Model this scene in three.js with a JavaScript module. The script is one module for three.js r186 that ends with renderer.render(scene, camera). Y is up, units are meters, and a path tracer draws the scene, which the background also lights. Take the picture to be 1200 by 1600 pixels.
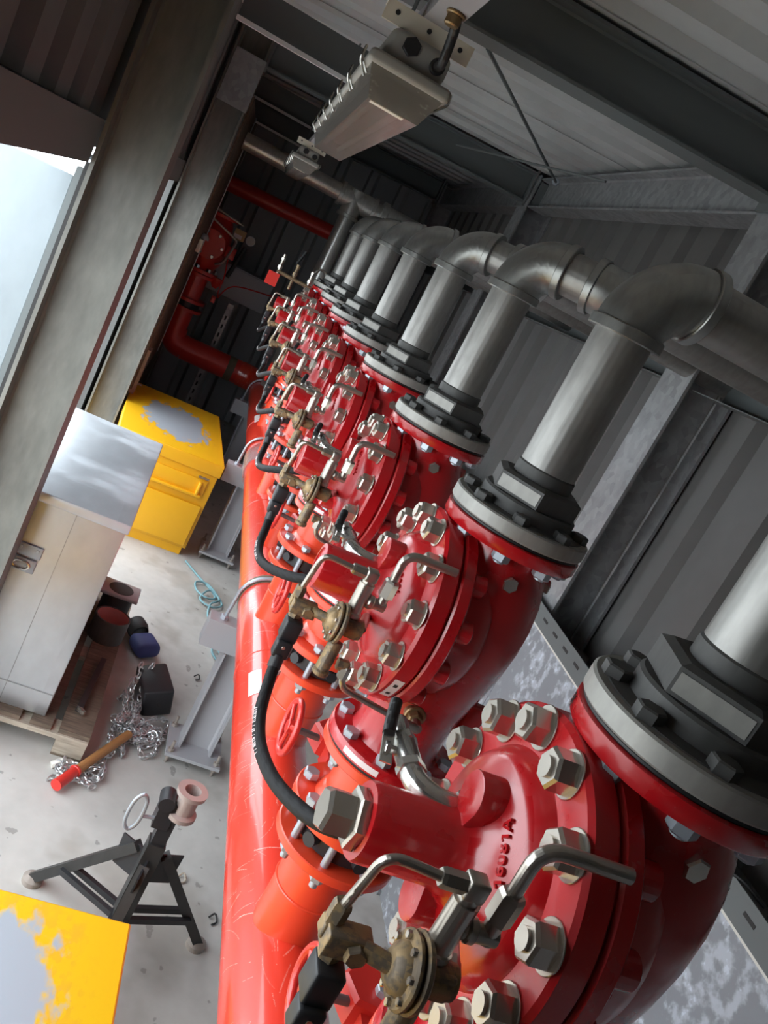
import * as THREE from 'three';
import { mergeGeometries, toCreasedNormals } from 'three/addons/utils/BufferGeometryUtils.js';
import { TextGeometry } from 'three/addons/geometries/TextGeometry.js';
import { FontLoader } from 'three/addons/loaders/FontLoader.js';
import { RoundedBoxGeometry } from 'three/addons/geometries/RoundedBoxGeometry.js';

// ------------------------------------------------------------------ camera, sky, exposure
const scene = new THREE.Scene();
const camera = new THREE.PerspectiveCamera(61.42, 0.75, 0.03, 200);
{
  const X = new THREE.Vector3(0.88244, 0.450377, 0.135867).normalize();          // camera right
  const Z = new THREE.Vector3(-0.269001, 0.246161, 0.931152).normalize();        // camera back
  const Y = new THREE.Vector3().crossVectors(Z, X).normalize();
  X.crossVectors(Y, Z);
  camera.quaternion.setFromRotationMatrix(new THREE.Matrix4().makeBasis(X, Y, Z));
}
scene.background = new THREE.Color().setRGB(0.86, 0.94, 1.0);                     // bright overcast sky
scene.backgroundIntensity = 2.6;
const renderer = new THREE.WebGLRenderer({ antialias: true });
renderer.toneMapping = THREE.LinearToneMapping;
renderer.toneMappingExposure = 2.4;
renderer.shadowMap.enabled = true;

// ------------------------------------------------------------------ random, noise, textures
let seed = 7;
const rnd = () => { seed = (seed * 1664525 + 1013904223) >>> 0; return seed / 4294967296; };
const range = (a, b) => a + (b - a) * rnd();
function lattice(n, s) {                                     // tiling value noise
  const g = new Float32Array(n * n); let q = s * 7919 + 13;
  for (let i = 0; i < n * n; i++) { q = (q * 1664525 + 1013904223) >>> 0; g[i] = q / 4294967296; }
  return (u, v) => {
    u = (u - Math.floor(u)) * n; v = (v - Math.floor(v)) * n;
    const x = Math.floor(u), y = Math.floor(v); let a = u - x, b = v - y; a = a * a * (3 - 2 * a); b = b * b * (3 - 2 * b);
    const p = (i, j) => g[((j + n) % n) * n + ((i + n) % n)];
    return (p(x, y) * (1 - a) + p(x + 1, y) * a) * (1 - b) + (p(x, y + 1) * (1 - a) + p(x + 1, y + 1) * a) * b;
  };
}
function fbm(n, s, oct = 4) {
  const L = []; for (let i = 0; i < oct; i++) L.push(lattice(n << i, s + i));
  return (u, v) => { let t = 0, a = 0.5, w = 0; for (const f of L) { t += a * f(u, v); w += a; a *= 0.55; } return t / w; };
}
function cells(n, s) {                                       // tiling Voronoi: [distance, value]
  const P = []; let q = s * 104729 + 5; const r = () => { q = (q * 1664525 + 1013904223) >>> 0; return q / 4294967296; };
  for (let i = 0; i < n * n; i++) P.push([r(), r(), r()]);
  return (u, v) => {
    u = (u - Math.floor(u)) * n; v = (v - Math.floor(v)) * n; const x = Math.floor(u), y = Math.floor(v); let d = 9, val = 0;
    for (let j = -1; j < 2; j++) for (let i = -1; i < 2; i++) {
      const p = P[((y + j + n) % n) * n + ((x + i + n) % n)], e = (x + i + p[0] - u) ** 2 + (y + j + p[1] - v) ** 2;
      if (e < d) { d = e; val = p[2]; }
    }
    return [Math.sqrt(d), val];
  };
}
const clamp = (x, a = 0, b = 1) => Math.min(b, Math.max(a, x));
const step = (a, b, x) => { x = clamp((x - a) / (b - a)); return x * x * (3 - 2 * x); };
const toS = (c) => c <= 0.0031308 ? 12.92 * c : 1.055 * Math.pow(c, 1 / 2.4) - 0.055;
function tex(size, fn, { srgb = true, metres = 1, w = size } = {}) {       // fn gives LINEAR rgb or one number
  const d = new Uint8Array(w * size * 4);
  for (let j = 0; j < size; j++) for (let i = 0; i < w; i++) {
    let c = fn((i + 0.5) / w, (j + 0.5) / size); if (!Array.isArray(c)) c = [c, c, c];
    for (let k = 0; k < 3; k++) d[(j * w + i) * 4 + k] = Math.round(255 * clamp(srgb ? toS(clamp(c[k])) : c[k]));
    d[(j * w + i) * 4 + 3] = 255;
  }
  const t = new THREE.DataTexture(d, w, size); t.wrapS = t.wrapT = THREE.RepeatWrapping; t.magFilter = THREE.LinearFilter; t.minFilter = THREE.LinearMipmapLinearFilter; t.generateMipmaps = true;
  if (srgb) t.colorSpace = THREE.SRGBColorSpace;
  t.repeat.set(1 / metres, 1 / metres); t.needsUpdate = true;
  return t;
}
const mix = (a, b, t) => a.map((x, i) => x + (b[i] - x) * t);

const nA = fbm(4, 1, 5), nB = fbm(6, 11, 5), nC = fbm(16, 21, 4), nD = fbm(3, 31, 6), cel = cells(22, 3), celS = cells(40, 5);
const std = (o) => new THREE.MeshPhysicalMaterial(o);
const rgb = (r, g, b) => new THREE.Color().setRGB(r, g, b);

const galvTex = tex(512, (u, v) => { const c = cel(u, v)[1], n = nA(u, v); const k = 0.30 + 0.10 * c + 0.16 * (n - 0.5); return [k * 0.97, k, k * 1.02]; }, { metres: 0.7 });
const galvRough = tex(512, (u, v) => { const r = 0.42 + 0.16 * celS(u, v)[1] + 0.30 * (nB(u, v) - 0.5); return r; }, { srgb: false, metres: 0.7 });
const steelTex = tex(512, (u, v) => { const n = nA(u, v), f = nC(u * 3, v); const k = 0.19 + 0.11 * (n - 0.5) + 0.07 * (f - 0.5); return [k * 1.0, k * 0.98, k * 0.88]; }, { metres: 0.9 });
const floorTex = tex(1024, (u, v) => {
  const n = nD(u, v), m = nB(u * 2, v * 2), f = nC(u * 4, v * 4); let k = 0.55 + 0.30 * (n - 0.5) + 0.14 * (m - 0.5) + 0.06 * (f - 0.5);
  const st = step(0.52, 0.66, nB(u + 0.3, v + 0.6)); let c = mix([k, k * 0.975, k * 0.92], [k * 0.62, k * 0.56, k * 0.48], st * 0.55);
  if (nC(u * 3 + 0.4, v * 3) > 0.80) c = mix(c, [0.12, 0.11, 0.1], 0.45);
  return c;
}, { metres: 2.6 });
const rustTex = tex(1024, (u, v) => {                        // galvanised sheet with white storage bloom
  const a = nD(u * 2, v * 2), b = nC(u * 2.0, v * 2.0), w = step(0.42, 0.58, 0.55 * a + 0.45 * b), s = step(0.56, 0.72, nC(u * 3 + 0.2, v * 3)); const k = 0.29 + 0.06 * (a - 0.5);
  return mix([k, k * 1.04, k * 1.12], [0.66, 0.71, 0.78], clamp(0.62 * w + 0.5 * s * w));
}, { metres: 0.9 });
const scratchTex = (() => {                                  // orange red pipe paint with pale scuffs from handling
  const S = 1024, m = new Float32Array(S * S);
  for (let k = 0; k < 460; k++) {
    let x = rnd() * S, y = rnd() * S, a = range(-0.5, 0.5) + (rnd() < 0.8 ? Math.PI / 2 : 0), n = Math.floor(range(12, 90)), w = range(0.25, 0.85), curve = range(-0.012, 0.012);
    for (let i = 0; i < n; i++) { x += Math.cos(a); y += Math.sin(a); a += curve; if (rnd() < 0.82) for (let e = 0; e < (k % 3 ? 1 : 2); e++) { const q = ((Math.floor(y) + e + S * 4) % S) * S + (Math.floor(x) + e + S * 4) % S; m[q] = Math.max(m[q], w); } }
  }
  return tex(S, (u, v) => {
    const q = m[Math.floor(v * S) * S + Math.floor(u * S)], n = nB(u, v), chip = nC(u * 5, v * 5) > 0.83 ? 0.35 : 0;
    return mix([0.74, 0.034 + 0.016 * n, 0.020], [0.85, 0.62, 0.55], clamp(Math.max(q, chip)));
  }, { metres: 1.15 });
})();
const valveTex = tex(1024, (u, v) => {                       // crimson casting paint under a film of speckled site dust
  const sp = nC(u * 8, v * 8) > 0.83 ? 0.22 : 0;
  return mix([0.46, 0.007, 0.011], [0.46, 0.16, 0.14], sp);
}, { metres: 0.55 });
const valveRough = tex(512, (u, v) => 0.20 + 0.30 * step(0.45, 0.7, nB(u, v)) + 0.1 * nC(u, v), { srgb: false, metres: 0.55 });
const woodTex = tex(512, (u, v) => { const g = nC(u * 0.5, v * 6), n = nA(u, v); const k = 0.16 + 0.16 * (g - 0.5) + 0.16 * (n - 0.5); return [k * 1.1, k * 0.88, k * 0.68]; }, { metres: 0.6 });
const paleWoodTex = tex(512, (u, v) => { const g = nC(u * 0.5, v * 6), n = nA(u, v); const k = 0.36 + 0.2 * (g - 0.5) + 0.16 * (n - 0.5); return [k * 1.05, k * 0.9, k * 0.72]; }, { metres: 0.6 });
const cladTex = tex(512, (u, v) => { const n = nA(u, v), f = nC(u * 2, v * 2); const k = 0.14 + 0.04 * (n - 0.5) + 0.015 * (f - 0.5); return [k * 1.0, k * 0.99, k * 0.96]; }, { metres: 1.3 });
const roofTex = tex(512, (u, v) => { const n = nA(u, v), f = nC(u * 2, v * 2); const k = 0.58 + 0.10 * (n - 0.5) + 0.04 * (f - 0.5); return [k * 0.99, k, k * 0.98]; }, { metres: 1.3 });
const pipeTex = tex(512, (u, v) => { const n = nA(u, v), f = nC(u * 3, v * 1); const k = 0.29 + 0.13 * (n - 0.5) + 0.08 * (f - 0.5); return [k, k * 0.985, k * 0.95]; }, { metres: 0.45 });
const brassTex = tex(256, (u, v) => { const n = nA(u, v), f = nC(u, v); return mix([0.36, 0.25, 0.13], [0.19, 0.15, 0.11], step(0.4, 0.6, 0.6 * n + 0.4 * f)); }, { metres: 0.08 });
const lidTex = tex(1024, (u, v) => {                         // yellow lid with paint worn to grey primer
  const d = Math.hypot((u - 0.52) / 0.30, (v - 0.50) / 0.26) + 1.5 * (nD(u, v) - 0.5) + 0.9 * (nC(u * 1.5, v * 1.5) - 0.5);
  const edge = step(1.02, 0.86, d), rim = step(1.25, 1.0, d) * (nC(u * 3, v * 3) > 0.55 ? 0.5 : 0.15);
  return mix(mix([0.83, 0.45, 0.009], [0.76, 0.36, 0.03], rim), [0.36, 0.39, 0.43], edge);
});
const lidTexOverlit = tex(1024, (u, v) => {  // yellow paled to imitate overexposed light; the grey patch is real wear
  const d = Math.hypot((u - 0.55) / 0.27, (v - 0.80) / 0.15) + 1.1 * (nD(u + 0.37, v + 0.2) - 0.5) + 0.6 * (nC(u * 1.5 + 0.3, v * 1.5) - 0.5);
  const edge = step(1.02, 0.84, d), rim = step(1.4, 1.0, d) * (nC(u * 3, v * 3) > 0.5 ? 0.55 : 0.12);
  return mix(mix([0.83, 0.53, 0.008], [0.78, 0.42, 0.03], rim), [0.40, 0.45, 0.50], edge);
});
const lensTex = tex(512, (u, v) => { const n = nD(u * 2, v * 2), f = nC(u * 2, v * 5), w = step(0.5, 0.62, 0.5 * n + 0.5 * f); return mix([0.42, 0.40, 0.36], [0.80, 0.78, 0.72], w); }, { metres: 0.4 });
const zincTex = tex(512, (u, v) => { const n = nD(u, v * 0.5), f = nC(u * 1.5, v); const k = 0.50 + 0.22 * (n - 0.5) + 0.06 * (f - 0.5); return [k * 0.95, k * 0.99, k * 1.03]; }, { metres: 1.1 });
const lidRough = tex(512, (u, v) => 0.34 + 0.30 * step(0.40, 0.62, nD(u, v * 2.0)), { srgb: false, metres: 1.3 });
const zincRough = tex(512, (u, v) => 0.36 + 0.14 * (nA(u, v) - 0.5), { srgb: false, metres: 1.1 });

const M = {
  valve: std({ map: valveTex, roughness: 1, roughnessMap: valveRough, clearcoat: 0.55, clearcoatRoughness: 0.16 }),
  pipeRed: std({ map: scratchTex, roughness: 0.36, clearcoat: 0.8, clearcoatRoughness: 0.1 }),
  red: std({ color: rgb(0.62, 0.03, 0.022), roughness: 0.34, clearcoat: 0.4, clearcoatRoughness: 0.2 }),
  spool: std({ color: rgb(0.80, 0.065, 0.024), roughness: 0.36, clearcoat: 0.45, clearcoatRoughness: 0.22 }),
  galv: std({ map: galvTex, metalness: 0.55, roughness: 1, roughnessMap: galvRough }),
  column: std({ map: steelTex, metalness: 0.35, roughness: 0.55 }),
  beam: std({ color: rgb(0.17, 0.185, 0.185), metalness: 0.35, roughness: 0.6 }),
  pipe: std({ map: pipeTex, color: rgb(1.15, 1.14, 1.12), metalness: 0.75, roughness: 0.46 }),
  elbow: std({ map: pipeTex, color: rgb(1.2, 1.23, 1.22), metalness: 0.85, roughness: 0.36 }),
  bright: std({ map: pipeTex, color: rgb(2.0, 2.0, 1.95), metalness: 0.75, roughness: 0.3 }),
  iron: std({ map: pipeTex, color: rgb(0.34, 0.34, 0.34), metalness: 0.4, roughness: 0.62 }),
  ironEdge: std({ map: pipeTex, color: rgb(1.15, 1.13, 1.08), metalness: 0.35, roughness: 0.5 }),
  rubber: std({ color: rgb(0.012, 0.012, 0.013), roughness: 0.5 }),
  hose: std({ color: rgb(0.017, 0.016, 0.018), roughness: 0.38 }),
  black: std({ color: rgb(0.022, 0.022, 0.025), roughness: 0.45 }),
  nut: std({ color: rgb(0.56, 0.51, 0.45), metalness: 0.85, roughness: 0.27 }),
  zinc: std({ color: rgb(0.44, 0.49, 0.54), metalness: 0.55, roughness: 0.42 }),
  stainless: std({ color: rgb(0.46, 0.42, 0.37), metalness: 0.9, roughness: 0.3 }),
  chrome: std({ color: rgb(0.62, 0.6, 0.56), metalness: 0.9, roughness: 0.22 }),
  brass: std({ map: brassTex, metalness: 0.5, roughness: 0.55 }),
  bronze: std({ color: rgb(0.30, 0.20, 0.10), metalness: 0.7, roughness: 0.4 }),
  support: std({ color: rgb(0.40, 0.40, 0.42), roughness: 0.5, metalness: 0.1 }),
  yellow: std({ color: rgb(0.83, 0.43, 0.009), roughness: 0.42, clearcoat: 0.2, clearcoatRoughness: 0.3 }),
  lidA: std({ map: lidTex, roughness: 0.42 }),
  lidOverlit: std({ map: lidTexOverlit, roughness: 0.42 }),
  zincBox: std({ map: zincTex, color: rgb(1.3, 1.3, 1.3), metalness: 0.8, roughness: 1, roughnessMap: zincRough }),
  zincLid: std({ map: zincTex, color: rgb(1.45, 1.48, 1.52), metalness: 0.6, roughness: 1, roughnessMap: lidRough }),
  doorZinc: std({ map: zincTex, color: rgb(0.78, 0.84, 0.86), metalness: 0.3, roughness: 0.6 }),
  hoseGrey: std({ color: rgb(0.012, 0.0115, 0.0125), roughness: 0.65, specularIntensity: 0.5 }),
  cream: std({ color: rgb(0.86, 0.79, 0.64), roughness: 0.5 }),
  strut: std({ color: rgb(0.92, 0.92, 0.9), metalness: 0, roughness: 0.35 }),  // white base colour stands in for sky glints on galvanised steel
  wood: std({ map: woodTex, color: rgb(0.72, 0.66, 0.62), roughness: 0.85 }),
  paleWood: std({ map: paleWoodTex, roughness: 0.85 }),
  floor: std({ map: floorTex, roughness: 0.8, bumpMap: floorTex, bumpScale: 0.002 }),
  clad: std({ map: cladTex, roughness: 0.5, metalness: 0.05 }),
  cladFarLit: std({ map: roofTex, color: rgb(0.5, 0.51, 0.53), roughness: 0.5 }),  // far cladding lightened in colour to stand in for doorway light
  roof: std({ map: roofTex, roughness: 0.5, metalness: 0.1 }),
  lower: std({ map: rustTex, roughness: 0.6, metalness: 0.15 }),
  white: std({ color: rgb(0.74, 0.72, 0.66), roughness: 0.5 }),
  paper: std({ color: rgb(0.80, 0.70, 0.70), roughness: 0.7 }),
  grey: std({ color: rgb(0.40, 0.39, 0.35), roughness: 0.45 }),
  lens: std({ map: lensTex, roughness: 0.22, transmission: 0.72, thickness: 0 }),
  dark: std({ color: rgb(0.03, 0.028, 0.028), roughness: 0.7 }),
  tape: std({ color: rgb(0.15, 0.12, 0.08), roughness: 0.7 }),
  rope: std({ color: rgb(0.20, 0.36, 0.40), roughness: 0.9 }),
  chain: std({ color: rgb(0.62, 0.63, 0.64), metalness: 0.8, roughness: 0.3 }),
  handle: std({ color: rgb(0.36, 0.17, 0.06), roughness: 0.55 }),
  blue: std({ color: rgb(0.035, 0.045, 0.16), roughness: 0.7 }),
  oxide: std({ color: rgb(0.55, 0.25, 0.24), roughness: 0.6 }),
  jack: std({ map: steelTex, color: rgb(0.22, 0.22, 0.24), roughness: 0.45, metalness: 0.3 }),
  dusty: std({ color: rgb(0.30, 0.26, 0.23), roughness: 0.7, metalness: 0.2 }),
  pinkSteel: std({ color: rgb(0.42, 0.345, 0.315), roughness: 0.55, metalness: 0.3 }),
  film: std({ color: rgb(0.9, 0.85, 0.85), transmission: 0.9, roughness: 0.22, thickness: 0 }),
  yard: std({ color: rgb(0.46, 0.45, 0.43), roughness: 0.95 }),
  brown: std({ map: woodTex, color: rgb(0.75, 0.7, 0.66), roughness: 0.8 }),
  ochre: std({ color: rgb(0.5, 0.33, 0.16), roughness: 0.7 }),
};

// ------------------------------------------------------------------ geometry helpers
const V = (x, y, z) => new THREE.Vector3(x, y, z);
const AX = { x: V(1, 0, 0), y: V(0, 1, 0), z: V(0, 0, 1) };
function clean(g, crease = 0.6) { let h = g.index ? g.toNonIndexed() : g.clone(); h.deleteAttribute('uv'); h.deleteAttribute('normal'); h = toCreasedNormals(h, crease); return h; }
function orient(g, dir, at) { g.applyQuaternion(new THREE.Quaternion().setFromUnitVectors(AX.y, dir.clone().normalize())); g.translate(at.x, at.y, at.z); return g; }
function lathe(profile, dir, at, seg = 40) {                 // profile of [radius, distance along dir]
  return orient(new THREE.LatheGeometry(profile.map(([r, t]) => new THREE.Vector2(Math.max(r, 0.00001), t)), seg), dir, at);
}
function rod(a, b, r, seg = 20, r2 = r) { const d = b.clone().sub(a), l = d.length(); return lathe([[0, 0], [r, 0], [r2, l], [0, l]], d, a, seg); }
function ring(at, dir, ro, ri, h, seg = 48) { return lathe([[ri, 0], [ro - 0.002, 0], [ro, 0.002], [ro, h - 0.002], [ro - 0.002, h], [ri, h], [ri, 0]], dir, at, seg); }
function disc(at, dir, r, h, seg = 48, c = 0.0025) { return lathe([[0, 0], [r - c, 0], [r, c], [r, h - c], [r - c, h], [0, h]], dir, at, seg); }
function hex(at, dir, r, h, spin = 0, chamfer = true) {
  const g = new THREE.LatheGeometry((chamfer ? [[0, 0], [r, 0], [r, h * 0.86], [r * 0.86, h], [0, h]] : [[0, 0], [r, 0], [r, h], [0, h]]).map(([x, y]) => new THREE.Vector2(Math.max(x, 1e-5), y)), 6, spin);
  const n = g.toNonIndexed(); n.deleteAttribute('normal'); n.computeVertexNormals(); orient(n, dir, at); n.userData.flat = true; return n;
}
function box(w, h, d, x, y, z, ry = 0) { const g = new THREE.BoxGeometry(w, h, d); if (ry) g.rotateY(ry); g.translate(x, y, z); return g; }
function span(x0, x1, y0, y1, z0, z1) { return box(x1 - x0, y1 - y0, z1 - z0, (x0 + x1) / 2, (y0 + y1) / 2, (z0 + z1) / 2); }
function rbox(w, h, d, r, x, y, z, q) { const g = new RoundedBoxGeometry(w, h, d, 2, r); if (q) g.applyQuaternion(q); g.translate(x, y, z); return g; }
function bar(a, b, w, h, up = AX.y) {                        // rectangular bar from a to b
  const d = b.clone().sub(a), l = d.length(); d.normalize(); const s = new THREE.Vector3().crossVectors(up, d).normalize(), u = new THREE.Vector3().crossVectors(d, s);
  const g = new THREE.BoxGeometry(w, h, l); g.applyMatrix4(new THREE.Matrix4().makeBasis(s, u, d)); const m = a.clone().add(b).multiplyScalar(0.5); g.translate(m.x, m.y, m.z); return g;
}
function bent(points, r, bend = 0.03, seg = 14, caps = true) {   // pipe along a polyline with rounded corners
  const path = new THREE.CurvePath(); let prev = points[0];
  for (let i = 1; i < points.length; i++) {
    const p = points[i];
    if (i === points.length - 1) { path.add(new THREE.LineCurve3(prev, p)); break; }
    const a = points[i - 1].clone().sub(p), b = points[i + 1].clone().sub(p), k = Math.min(bend, a.length() * 0.48, b.length() * 0.48);
    const s = p.clone().addScaledVector(a.normalize(), k), e = p.clone().addScaledVector(b.normalize(), k);
    if (prev.distanceTo(s) > 1e-5) path.add(new THREE.LineCurve3(prev, s));
    path.add(new THREE.QuadraticBezierCurve3(s, p, e)); prev = e;
  }
  return swept(path, r, Math.max(24, points.length * 22), seg, caps);
}
function swept(path, r, n, seg = 14, caps = true) {
  const g = [new THREE.TubeGeometry(path, n, r, seg, false)];
  if (caps) for (const t of [0, 1]) { const d = path.getTangentAt(t); if (!t) d.negate(); g.push(orient(new THREE.CircleGeometry(r, seg).rotateX(-Math.PI / 2), d, path.getPointAt(t))); }
  return g;
}
const smooth = (pts, r, n = 60, seg = 12) => swept(new THREE.CatmullRomCurve3(pts, false, 'catmullrom', 0.5), r, n, seg);
function iBeam(a, b, depth, width, tw, tf, webNormal) {      // steel section from a to b; webNormal is the way the web faces
  const d = b.clone().sub(a), l = d.length(); d.normalize(); const w = webNormal.clone().normalize(), u = new THREE.Vector3().crossVectors(w, d);   // u: across the depth
  const s = new THREE.Shape(), D = depth / 2, W = width / 2, t = tw / 2, r = 0.008;
  s.moveTo(-D, -W); s.lineTo(-D + tf, -W); s.lineTo(-D + tf, -t - r); s.lineTo(-D + tf + r, -t); s.lineTo(D - tf - r, -t); s.lineTo(D - tf, -t - r); s.lineTo(D - tf, -W); s.lineTo(D, -W);
  s.lineTo(D, W); s.lineTo(D - tf, W); s.lineTo(D - tf, t + r); s.lineTo(D - tf - r, t); s.lineTo(-D + tf + r, t); s.lineTo(-D + tf, t + r); s.lineTo(-D + tf, W); s.lineTo(-D, W); s.closePath();
  const g = new THREE.ExtrudeGeometry(s, { depth: l, bevelEnabled: false });
  const right = new THREE.Matrix4().makeBasis(u, w, d); if (right.determinant() < 0) right.makeBasis(u.negate(), w, d);
  g.applyMatrix4(right); g.translate(a.x, a.y, a.z); return g;
}
function channel(a, b, depth, width, t, open) {              // C section; open is the way the open side faces
  const d = b.clone().sub(a), l = d.length(); d.normalize(); const o = open.clone().normalize(), u = new THREE.Vector3().crossVectors(o, d).normalize();
  const s = new THREE.Shape(), D = depth / 2;
  s.moveTo(-D, 0); s.lineTo(D, 0); s.lineTo(D, width); s.lineTo(D - t, width); s.lineTo(D - t, t); s.lineTo(-D + t, t); s.lineTo(-D + t, width); s.lineTo(-D, width); s.closePath();
  const g = new THREE.ExtrudeGeometry(s, { depth: l, bevelEnabled: false }); const m = new THREE.Matrix4().makeBasis(u, o, d); if (m.determinant() < 0) m.makeBasis(u.negate(), o, d);
  g.applyMatrix4(m); g.translate(a.x, a.y, a.z); return g;
}
function boxUV(g) {                                          // texture coordinates in metres, by the way each face points
  const p = g.attributes.position, uv = new Float32Array(p.count * 2), a = V(0, 0, 0), b = V(0, 0, 0), c = V(0, 0, 0);
  for (let i = 0; i < p.count; i += 3) {
    a.fromBufferAttribute(p, i); b.fromBufferAttribute(p, i + 1).sub(a); c.fromBufferAttribute(p, i + 2).sub(a); b.cross(c); const x = Math.abs(b.x), y = Math.abs(b.y), z = Math.abs(b.z);
    for (let k = 0; k < 3; k++) {
      const q = i + k, X = p.getX(q), Y = p.getY(q), Z = p.getZ(q);
      if (x >= y && x >= z) { uv[q * 2] = Z; uv[q * 2 + 1] = Y; } else if (y >= z) { uv[q * 2] = X; uv[q * 2 + 1] = Z; } else { uv[q * 2] = X; uv[q * 2 + 1] = Y; }
    }
  }
  g.setAttribute('uv', new THREE.BufferAttribute(uv, 2)); return g;
}
const names = new Map();
function numbered(n) { const k = names.get(n) ?? 0; names.set(n, k + 1); return k ? n + '_' + String(k).padStart(3, '0') : n; }
function mesh(name, geos, mat, parent, crease) {
  const list = [geos].flat(9).map((g) => { if (g.userData.flat) { const h = g.clone(); h.deleteAttribute('uv'); return h; } return clean(g, crease); });
  const m = new THREE.Mesh(boxUV(list.length > 1 ? mergeGeometries(list) : list[0]), mat); m.name = name; m.castShadow = m.receiveShadow = true; parent?.add(m); return m;
}
function thing(name, label, category, group) { const o = new THREE.Group(); o.name = numbered(name); o.userData = { label, category }; if (group) o.userData.group = group; scene.add(o); return o; }
function single(name, geos, mat, label, category, group) { const t = thing(name, label, category, group); mesh('body', geos, mat, t); return t; }
function struct(name, geos, mat) { const m = mesh(name, geos, mat, scene); m.userData.kind = 'structure'; return m; }
function structGroup(name) { const o = new THREE.Group(); o.name = name; o.userData.kind = 'structure'; scene.add(o); return o; }
function rebase(o, x, y, z) { const b = V(x, y, z); o.position.copy(b); for (const c of o.children) c.position.sub(b); return o; }
function copy(o, x, y, z, label) { const c = o.clone(); c.name = numbered(o.name.replace(/_\d+$/, '')); c.userData = { ...o.userData, label }; c.position.set(x, y, z); scene.add(c); return c; }
const ORD = ['first', 'second', 'third', 'fourth', 'fifth', 'sixth', 'seventh', 'eighth'];
const font = await new FontLoader().loadAsync('fonts/droid/droid_sans_bold.typeface.json');
function lettering(txt, size, depth, origin, u, v) {         // raised letters: u reading way, v letter-up way
  const g = new TextGeometry(txt, { font, size, depth, curveSegments: 3 }); const n = new THREE.Vector3().crossVectors(u, v);
  g.applyMatrix4(new THREE.Matrix4().makeBasis(u, v, n)); g.translate(origin.x, origin.y, origin.z); return g;
}

// ------------------------------------------------------------------ the place
const H = -2.276;                                            // floor level (the camera is the origin)
const FR = [-2.97, -6.05, -9.13];                            // portal frames
const raft = (x) => 0.715 + 0.040 * (x + 0.3);               // rafter soffit level
struct('floor', span(-0.62, 1.9, H - 0.2, H, -9.7, 1.5), M.floor);
struct('ground', span(-12, -0.62, H - 0.25, H - 0.05, -22, 12), M.yard);

// ribbed sheets: profile runs along one axis, sheets are separate pieces
function sheetGeo(pitch, n, depth, len, top = 0.10, web = 0.03) {
  const s = new THREE.Shape(), pts = []; const t = 0.0025;
  for (let i = 0; i < n; i++) { const o = i * pitch; pts.push([o, 0], [o + pitch - top - 2 * web, 0], [o + pitch - top - web, depth], [o + pitch - web, depth]); }
  pts.push([n * pitch, 0]);
  s.moveTo(pts[0][0], pts[0][1]); for (const p of pts.slice(1)) s.lineTo(p[0], p[1]);
  for (const p of pts.slice().reverse()) s.lineTo(p[0], p[1] + t); s.closePath();
  return new THREE.ExtrudeGeometry(s, { depth: len, bevelEnabled: false });
}
{ // roof: ribs across the room, rising gently to the right
  const r = structGroup('ceiling'), y0 = raft(-0.75) + 0.215;
  const g = sheetGeo(0.30, 3, 0.048, 2.75, 0.12, 0.03);     // x: along z of the room
  for (let i = 0; i < 13; i++) {
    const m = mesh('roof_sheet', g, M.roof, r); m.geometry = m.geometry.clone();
    m.geometry.applyMatrix4(new THREE.Matrix4().makeBasis(V(0, 0, -1), V(-0.04, 1, 0).normalize(), V(1, 0.04, 0).normalize())); boxUV(m.geometry);
    m.position.set(-0.75, y0, 1.6 - i * 0.895); 
  }
}
function wallSheets(parent, name, mat, count, w, make) { for (let i = 0; i < count; i++) make(i, w); }
{ // right wall above the dwarf panel: ribs upright, standing behind the columns
  const w = structGroup('wall_right'), g = sheetGeo(0.31, 3, 0.04, 1.98, 0.15, 0.03);
  for (let i = 0; i < 13; i++) {
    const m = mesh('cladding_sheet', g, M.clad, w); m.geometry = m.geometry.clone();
    m.geometry.applyMatrix4(new THREE.Matrix4().makeBasis(V(0, 0, 1), V(1, 0, 0), V(0, 1, 0))); boxUV(m.geometry);
    m.position.set(1.775, -0.98, 0.67 - i * 0.93);
  }
  mesh('outer_skin', span(1.83, 1.86, H, 1.12, -9.7, 1.6), M.clad, w);
}
{ // right wall, lower part
  const w = structGroup('wall_right_lower');
  for (let i = 0; i < 5; i++) mesh('dwarf_panel', span(1.575, 1.60, H, -0.905, 1.5 - (i + 1) * 2.2 + 0.004, 1.5 - i * 2.2), M.lower, w);
  mesh('top_edge', span(1.568, 1.61, -0.925, -0.905, -9.5, 1.5), M.white, w);
  mesh('infill', span(1.60, 1.86, H, -0.95, -9.5, 1.5), M.clad, w);
}
{ // far wall
  const w = structGroup('wall_far'), g = sheetGeo(0.33, 2, 0.04, 3.4, 0.06, 0.03);
  for (let i = 0; i < 5; i++) {
    const m = mesh('cladding_sheet', g, M.cladFarLit, w); m.geometry = m.geometry.clone();
    m.geometry.applyMatrix4(new THREE.Matrix4().makeBasis(V(1, 0, 0), V(0, 0, -1), V(0, 1, 0))); boxUV(m.geometry);
    m.position.set(-0.95 + i * 0.66, H, -9.42);
  }
  mesh('outer_skin', span(-0.9, 1.86, H, 1.12, -9.7, -9.56), M.clad, w);
}
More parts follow.
